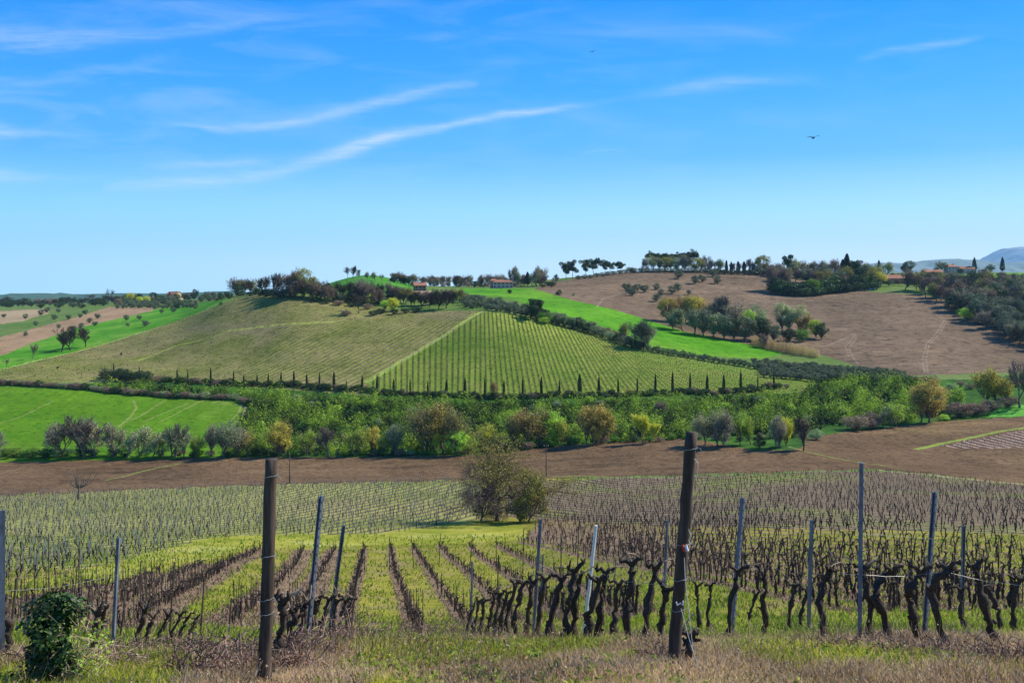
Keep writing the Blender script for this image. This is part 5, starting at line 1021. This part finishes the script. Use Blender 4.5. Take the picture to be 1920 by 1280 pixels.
blades(150000, 6.6, 16, .085, .0042, fg, 'green_grass', GRM, 'yellow-green grass tufts along the near bank')
blades(150000, 6.6, 15, .10, .0036, fd, 'dry_grass', DRM, 'pinkish tan dry grass along the near bank')
def f_lane(x, y, u): return np.where(strip_at(x, y) > np.where(u < 640, 1.0, .55), np.clip(1.7 - 1.9 * vnoise(x * .35, y * .35, 5, 3), .08, 1), .12) * (V0 - height(x, y) / y * F > 1003)
def f_row(x, y, u): return np.where(strip_at(x, y) < np.where(u < 640, 1.3, .6), .9, np.clip(vnoise(x * .5, y * .5, 15, 2) - .35, .03, 1)) * (V0 - height(x, y) / y * F > 1010)
blades(125000, 14, 170, .13, .008, f_lane, 'lane_grass', LNM, 'bright green grass in the lanes between vine rows')
blades(85000, 14, 110, .14, .007, f_row, 'dry_litter', PKM, 'purple-brown dry weeds under the vine rows')
BRM = leaf_mat('bramble_twigs', (.10, .065, .05), (.34, .22, .17), .05); BRL = leaf_mat('bramble_leaves', (.22, .12, .08), (.50, .30, .18), .3)
def bramble(u, D, wpx, hpx, label, seed, n=260, leafn=500, m1=BRM, m2=BRL):
    g = np.random.default_rng(seed); p = at_d(u, D); w = wpx * D / F / 2; h = hpx * D / F; a = Acc(); P0, P1 = [], []
    for i in range(n):
        t = g.random() * 6.28; r = math.sqrt(g.random()) * w; q = np.array([math.cos(t) * r, math.sin(t) * r * .6, -.04]); q[2] += float(height(p.x + q[0], p.y + q[1])) - p.z; d = unit(np.array([g.normal() * .7, g.normal() * .5, g.uniform(.5, 1.3)])); L_ = h * g.uniform(.6, 1.5) * (1 - (r / w) ** 2 * .5)
        for k in range(6):
            e = q + d * L_ / 6; P0.append(q); P1.append(e); q = e; d = unit(d + g.normal(size=3) * .3 + (0, 0, -.22))
    P0, P1 = np.array(P0), np.array(P1); prisms(a, P0, P1, .0045, .004, 0); k = g.integers(0, len(P0), leafn); leaves(a, P0[k] + g.normal(size=(leafn, 3)) * .02, .016, 1)
    tag(link('bramble_bush', a.mesh('bramble_bush', [m1, m2]), None, tuple(p)), label, 'bramble', 'bramble tangles')
BR = [(560, 9.3, 130, 75, 'brown bramble tangle right of the thick post'), (625, 11, 130, 75, 'brown bramble tangle under the leaning metal post'), (665, 14, 80, 70, 'small bramble tangle beside the grass lane'), (430, 9.5, 150, 70, 'dark bramble tangle left of the thick post'), (350, 11, 130, 60, 'low bramble tangle between ivy bush and thick post'), (300, 12.5, 110, 45, 'sparse bramble right of the grey metal post'),
      (1700, 9.4, 150, 50, 'pinkish bramble below the bent vines'), (1810, 9.0, 160, 55, 'reddish bramble mound near the right edge'), (1900, 8.7, 130, 60, 'reddish bramble mound in the right corner'), (1640, 10, 90, 40, 'bramble at the foot of the tallest metal post'), (820, 26, 110, 60, 'dark weeds at the end of the lane row'), (930, 15.5, 150, 40, 'dark weeds under the receding vines'), (1020, 12.5, 120, 30, 'dry weeds at the centre vine roots'), (230, 11, 90, 55, 'dry tangle right of the ivy bush'), (940, 36, 50, 60, 'ivy mound around a stake in the lanes'), (400, 8.2, 170, 80, 'tall dry bramble tangle in the lower left corner area'), (200, 8.6, 120, 60, 'pale weed tangle beside the ivy column'), (545, 8.2, 90, 70, 'twiggy tangle at the foot of the thick post'), (1230, 8.9, 70, 45, 'weeds at the foot of the leaning thick post'), (30, 8.4, 90, 80, 'weeds under the post at the left edge'), (1560, 9.6, 120, 35, 'short dry weeds below the single vine')]
for i, (u, D, w, h, l_) in enumerate(BR): bramble(u, D, w, h, l_, 70 + i, 230 if w > 100 else 140, 500, *( (BRM, LM['ivy']) if 'ivy mound' in l_ else ()))
# tall weeds, seed stalks and fallen leaves over the bank
n = 12000; D = np.exp(rng.uniform(math.log(6.8), math.log(15), n)); u = rng.uniform(-450, 2400, n); x = (u - U0) / F * D; ok = vnoise(x * 1.3, D * 1.3, 91, 2) > .48; x, D = x[ok], D[ok]; n = len(x)
B = np.column_stack([x, D, height(x, D) - .02]); h = rng.uniform(.10, .34, n) * vnoise(x * .7, D * .7, 93, 2) * 1.6; ln = rng.normal(size=(n, 3)) * h[:, None] * .3; ln[:, 2] = 0; M = B + ln * .4 + np.column_stack([0 * h, 0 * h, h * .55]); T = B + ln + np.column_stack([0 * h, 0 * h, h]); a = Acc()
prisms(a, B, M, .0026, .002, 0); prisms(a, M, T, .002, .0012, 0); i = rng.integers(0, n, n * 3); leaves(a, B[i] + (T - B)[i] * rng.random((n * 3, 1)) + rng.normal(size=(n * 3, 3)) * .015, .013, 0, .45)
tag(link('weeds', a.mesh('weeds', [leaf_mat('weed_stalks', (.14, .09, .055), (.80, .60, .38), .35)])), 'tall dry weed stalks scattered over the near bank', 'weeds', None, 'stuff')
n = 3000; D = np.exp(rng.uniform(math.log(6.8), math.log(14), n)); u = rng.uniform(-450, 2400, n); x = (u - U0) / F * D; C = np.column_stack([x, D, height(x, D) + rng.uniform(.0, .06, n)]); a = Acc(); leaves(a, C, .022, 0, .6)
tag(link('fallen_leaves', a.mesh('fallen_leaves', [leaf_mat('litter', (.05, .03, .02), (.60, .36, .18), .2)])), 'brown fallen leaves caught in the grass of the near bank', 'leaves', None, 'stuff')
n = 1300; D = np.exp(rng.uniform(math.log(6.8), math.log(13), n)); u = rng.uniform(-450, 2400, n); x = (u - U0) / F * D; ok = vnoise(x * .9, D * .9, 97, 2) > .5; x, D = x[ok], D[ok]; n = len(x); i = np.repeat(np.arange(n), 9); m = len(i); an = rng.random(m) * 6.28; rr_ = rng.uniform(.02, .07, m)
C = np.column_stack([x[i] + np.cos(an) * rr_, D[i] + np.sin(an) * rr_, height(x, D)[i] + rng.uniform(.03, .1, m)]); a = Acc(); leaves(a, C, .028, 0, .35)
tag(link('broadleaf_weeds', a.mesh('broadleaf_weeds', [leaf_mat('dock_leaves', (.12, .16, .02), (.42, .46, .07), .4)])), 'green broad-leaved weeds dotting the near bank', 'weeds', None, 'stuff')
# ivy-clad vine
p = at_d(98, 7.6); r = empty('ivy_bush', tuple(p)); tag(r, 'old vine and post smothered by a dense ivy column', 'ivy bush')
a = Acc(); tube(a, [(0, 0, -.1), (.02, 0, .4), (.05, 0, .66)], [.06, .05, .045], 9, 0, .5, .1); link('trunk', a.mesh('trunk', [VINE], True), r)
n = 5200; t = rng.random(n); an = rng.random(n) * 2 * pi; cx = np.interp(t, [0, .5, 1], [-.03, .0, .03]); rad = np.interp(t, [0, .3, .7, .9, 1], [.165, .14, .16, .135, .05]) * (1 + .35 * np.sin(an * 2 + t * 8) + .2 * np.sin(an * 5 - t * 17)) * rng.uniform(.6, 1.25, n); C = np.stack([cx + np.cos(an) * rad, np.sin(an) * rad * .85, t * .70], 1)
a = Acc(); leaves(a, C, .018, 0, .75, nrm=np.stack([np.cos(an), np.sin(an), .5 + t], 1)); P0 = C[:500] * .97; prisms(a, P0, P0 + rng.normal(size=(500, 3)) * .05, .003, .002, 1); link('ivy', a.mesh('ivy', [leaf_mat('ivy_column', (.012, .035, .008), (.09, .17, .03), .08, .4), BARK]), r)
n = 420; C = np.column_stack([rng.uniform(.1, .42, n), rng.uniform(-.15, .15, n), rng.random(n) ** 1.5 * .5]); a = Acc(); leaves(a, C, .016, 0, .7); prisms(a, C[:250], C[:250] + rng.normal(size=(250, 3)) * .06, .003, .002, 1); tag(link('leaf_shoots', a.mesh('leaf_shoots', [LM['lime'], CANE]), r), kind='stuff')

# ------------------------------------------------------------------ the big tree, pruned tree, poles, birds
def big_tree():
    P0, P1, R0, R1, L, w = grow(16, th=.13, levels=6, kids=(2, 3), spread=.8, r0=.026, up=.2, first=.24, shrink=.8, wob=.4); k = .8 / w; P0[:, :2] *= k; P1[:, :2] *= k
    p = at_d(930, 158); Hh = 172 * p.y / F; r = empty('walnut_tree', (p.x, p.y, p.z - .2)); r.name = 'budding_tree'; r.scale = (Hh, Hh, Hh); tag(r, 'big spreading tree, twiggy below and yellow-green above, alone among the vineyards', 'tree')
    a = Acc(); m = L <= 0; prisms(a, P0[m], P1[m], R0[m], R1[m], 0, 8, .5); link('trunk', a.mesh('trunk', [BARKD], True), r)
    a = Acc(); m = ~m; prisms(a, P0[m], P1[m], np.maximum(R0[m], .0014), np.maximum(R1[m], .0011), 0, 3); link('branches', a.mesh('branches', [BARKD]), r)
    cand_ = np.nonzero(L >= 4)[0]; n = 15000; q = rng.choice(cand_, n); C = P1[q] + rng.normal(size=(n, 3)) * .022; top = C[:, 2] + C[:, 0] * .4 + rng.normal(size=n) * .1 > .48; a = Acc(); leaves(a, C[top], .0088, 0, .6); link('leaves', a.mesh('leaves', [leaf_mat('leaf_big', (.24, .22, .05), (.50, .47, .10))]), r)
    a = Acc(); C = C[~top]; e = C + rng.normal(size=C.shape) * .022; prisms(a, C, e, .0009, .0006, 0); nq = 5000; zz = rng.random(nq); aa = rng.random(nq) * 6.28; ra_ = np.sqrt(rng.random(nq)) * (.16 + .22 * np.sin(np.clip(zz, 0, 1) * 2.6)); B = np.column_stack([np.cos(aa) * ra_ - .04, np.sin(aa) * ra_, zz * .58 + .02]); prisms(a, B, B + rng.normal(size=(nq, 3)) * (.02, .02, .03) + (0, 0, .03), .0011, .0007, 0); link('twigs', a.mesh('twigs', [leaf_mat('big_twigs', (.09, .06, .055), (.27, .19, .17), .05)]), r)
big_tree()
plant('airy', 'moss', 992, 978, 84, 'yellow-green bushy tree leaning against the big twiggy tree', None, 60, 250, .8); plant('bushy', 'moss', 975, 978, 48, 'low mossy shrub at the right foot of the big tree', None, 60, 250, 1.)
plant('airy', 'brown', 902, 976, 75, 'brown twiggy shrub at the left foot of the big tree', None, 60, 250, 1.)
p = at(147, 936, 120, 300); Hh = 58 * p.y / F; r = empty('bare_tree', tuple(p)); r.scale = (Hh,) * 3; tag(r, 'small pruned leafless tree with upright shoots at the vineyard edge', 'tree')
a = Acc(); tube(a, [(0, 0, -.03), (.01, 0, .18), (.03, 0, .4)], [.045, .04, .035], 7); link('trunk', a.mesh('trunk', [BARK], True), r); a = Acc()
for i in range(26):
    s = rng.normal(size=2) * .2; tube(a, [(.02, 0, .36), (.02 + s[0] * .6, s[1] * .6, .5), (.02 + s[0], s[1], rng.uniform(.75, 1.))], [.016, .010, .005], 4)
link('branches', a.mesh('branches', [BARK]), r)
for u, v, h, l_, dd in ((1024, 893, 60, 'thin wooden utility pole right of the big tree', 3), (543, 906, 56, 'thin wooden pole right behind the thick post', 0), (1794, 788, 22, 'short pole before the brown hedge', 0)):
    p = at(u, v, 150, 400); H = h * p.y / F; o = empty('utility_pole', tuple(p)); tag(o, l_, 'pole', 'poles in the fields'); a = Acc(); tube(a, [(0, 0, -.2), (0, 0, H * .5), (0, 0, H)], [.13, .11, .09], 8); link('shaft', a.mesh('shaft', [WOODD], True), o)
    if dd: a = Acc(); box(a, -.6, .6, -.05, .05, H - .5, H - .36); link('crossarm', a.mesh('crossarm', [WOODD]), o)
    for s in (-.5, .5) if dd else (0,): a = Acc(); tube(a, [(s, 0, H - .36 if dd else H), (s, 0, H - .1 if dd else H + .2)], [.06, .04], 6); link('insulator', a.mesh('insulator', [WHITE]), o)
BIRD = plain_mat('feathers', (.02, .022, .03), (.05, .05, .06))
for u, v, D, s, l_ in ((1525, 258, 60, .85, 'dark bird gliding with spread wings in the right sky'), (1111, 97, 90, .6, 'tiny dark bird high in the middle sky'), (1850, 284, 120, .45, 'speck of a bird near the right edge of the sky')):
    c = W3(u, v, D); o = empty('bird', tuple(c)); o.scale = (s,) * 3; tag(o, l_, 'bird'); a = Acc(); tube(a, [(-.05, .2, 0), (0, .12, -.01), (0, 0, -.03), (0, -.12, -.02), (.0, -.22, .0)], [.01, .05, .075, .055, .03], 8); link('body', a.mesh('body', [BIRD], True), o)
    for sg in (-1, 1):
        a = Acc(); z = .09 if sg > 0 else .0; V = [(sg * .03, .09, .0), (sg * .03, -.08, .0), (sg * .22, -.06, .06 + z * .4), (sg * .22, .1, .06 + z * .4), (sg * .46, -.02, .03 + z * 1.2), (sg * .44, .05, .03 + z * 1.2)]
        V = np.array(V); a.add(np.vstack([V + (0, 0, .008), V - (0, 0, .008)]), [(0, 1, 2, 3), (3, 2, 4, 5), (6, 9, 8, 7), (9, 11, 10, 8), (0, 3, 9, 6), (3, 5, 11, 9), (1, 7, 8, 2), (2, 8, 10, 4), (5, 4, 10, 11)]); link('wing', a.mesh('wing', [BIRD]), o)

# ------------------------------------------------------------------ farmhouses
ROOF = plain_mat('clay_tiles', (.30, .12, .07), (.46, .22, .13), 3, .9, .8, .05, (6, 1, 1)); GLASS = plain_mat('dark_glass', (.02, .025, .03), (.04, .05, .06), 2, .2); 
def house(name, u, v, wpx, hwpx, hrpx, wall, label, rot=0, depth=.7, dmin=0, dmax=1e9, nwin=3, floors=2, roofm=None, chim=True, hip=False, lean=False):
    p = at(u, v, dmin, dmax); k = p.y / F; w, hw, hr = wpx * k / 2, hwpx * k, hrpx * k; d = w * depth; o = empty(name, (p.x, p.y, p.z - .6)); o.rotation_euler[2] = rot; tag(o, label, 'house', 'farmhouses on the ridge'); hw += .6
    a = Acc(); box(a, -w, w, -d, d, 0, hw); 
    if not hip: a.add([(-w, -d, hw), (-w, d, hw), (-w, 0, hw + hr), (-w, 0, hw + hr), (w, -d, hw), (w, d, hw), (w, 0, hw + hr), (w, 0, hw + hr)], [(0, 1, 2, 3), (4, 7, 6, 5)])
    link('wall', a.mesh('wall', [wall]), o); a = Acc(); e = .5; t_ = .25; rx = w * .45 if hip else w + e
    s = hr / d
    V = [(-w - e, -d - e, hw - e * s), (w + e, -d - e, hw - e * s), (rx, 0, hw + hr), (-rx, 0, hw + hr), (-w - e, d + e, hw - e * s), (w + e, d + e, hw - e * s)]; V = np.array(V) + (0, 0, .03)
    V = np.vstack([V, V + (0, 0, t_)]); a.add(V, [(6, 7, 8, 9), (9, 8, 11, 10), (0, 3, 2, 1), (3, 4, 5, 2), (0, 1, 7, 6), (4, 10, 11, 5), (0, 6, 9, 3), (3, 9, 10, 4), (1, 2, 8, 7), (2, 5, 11, 8)]); rf = link('roof', a.mesh('roof', [roofm or ROOF]), o)
    if chim: a = Acc(); box(a, w * .35, w * .35 + .8, -.4, .4, hw + hr * .3, hw + hr + 1.0); box(a, w * .35 - .1, w * .35 + .9, -.5, .5, hw + hr + 1.0, hw + hr + 1.2); link('chimney', a.mesh('chimney', [wall]), rf)
    for f in range(floors):
        for i in range(nwin):
            x = (i + .5) / nwin * 2 * w - w; z = .6 + (hw - .6) * (f + .45) / floors; a = Acc(); box(a, x - .5, x + .5, -d - .06, -d + .05, z - .65, z + .65); wn = link('window', a.mesh('window', [GLASS]), o)
            a = Acc(); box(a, x - .62, x + .62, -d - .10, -d - .062, z - .85, z - .67); link('sill', a.mesh('sill', [WHITE]), wn)
CREAM = plain_mat('cream_render', (.62, .42, .22), (.74, .54, .32), 2); BRICK = plain_mat('red_brick', (.30, .13, .09), (.42, .20, .14), 5); PINK = plain_mat('pink_render', (.50, .32, .26), (.62, .42, .36), 2); GREY = plain_mat('grey_render', (.34, .30, .27), (.48, .43, .38), 2); OCH = plain_mat('ochre_render', (.42, .28, .17), (.54, .38, .24), 2)
house('farmhouse', 327, 561, 26, 9, 5, CREAM, 'cream farmhouse with orange tiled roof on the left ridge', -.5, .7, 500, 1400)
house('barn', 282, 566, 20, 6, 3, WHITE, 'low white outbuilding beside the yellow bushes', .1, .5, 500, 1400, 2, 1)
house('farmhouse', 787, 547, 22, 11, 5, BRICK, 'red brick house rising behind the bare hilltop trees', .25, .7, 440, 800, 3, 2)
house('barn', 787, 558, 38, 7, 5, BRICK, 'long low barn with tan tiled roof below the red house', .15, .45, 440, 700, 3, 1, plain_mat('tan_tiles', (.40, .24, .15), (.54, .36, .24), 3), False)
house('villa', 943, 540, 38, 11, 4, PINK, 'pink villa with tiled roof behind the vivid green field', .05, .4, 640, 1000, 5, 2, None, True, True)
house('farmhouse', 926, 540, 14, 14, 3, PINK, 'taller pink wing left of the pink villa', .1, .6, 640, 1000, 2, 2, None, False, True)
house('farmhouse', 1604, 536, 36, 8, 5, BRICK, 'long low brick farmhouse with pink tiled roof in the ridge village', .15, .5, 640, 900, 4, 1)
house('shed', 1580, 532, 22, 9, 5, GREY, 'grey shed left of the long brick farmhouse', -.2, .6, 640, 900, 1, 1, None, False)
house('greenhouse', 1625, 543, 30, 3, 2, WHITE, 'low white greenhouse in front of the ridge village', .1, .4, 600, 900, 3, 1, METAL, False)
house('farmhouse', 1612, 522, 26, 9, 4, OCH, 'ochre house behind the long brick farmhouse', .3, .6, 700, 950, 3, 1)
house('farmhouse', 1683, 531, 50, 9, 6, BRICK, 'wide brown house with a broad roof right of the village', .05, .4, 640, 900, 5, 1)
house('farmhouse', 1748, 517, 34, 7, 4, OCH, 'orange-roofed house below the round skyline tree', .1, .5, 700, 1000, 4, 1)
house('farmhouse', 1783, 512, 22, 12, 4, GREY, 'tall grey two-storey house on the right skyline', .2, .6, 750, 1050, 3, 2, None, True, True)
house('farmhouse', 1812, 512, 26, 8, 4, PINK, 'pale pink house beside the oval cypress', .0, .5, 750, 1050, 3, 1)
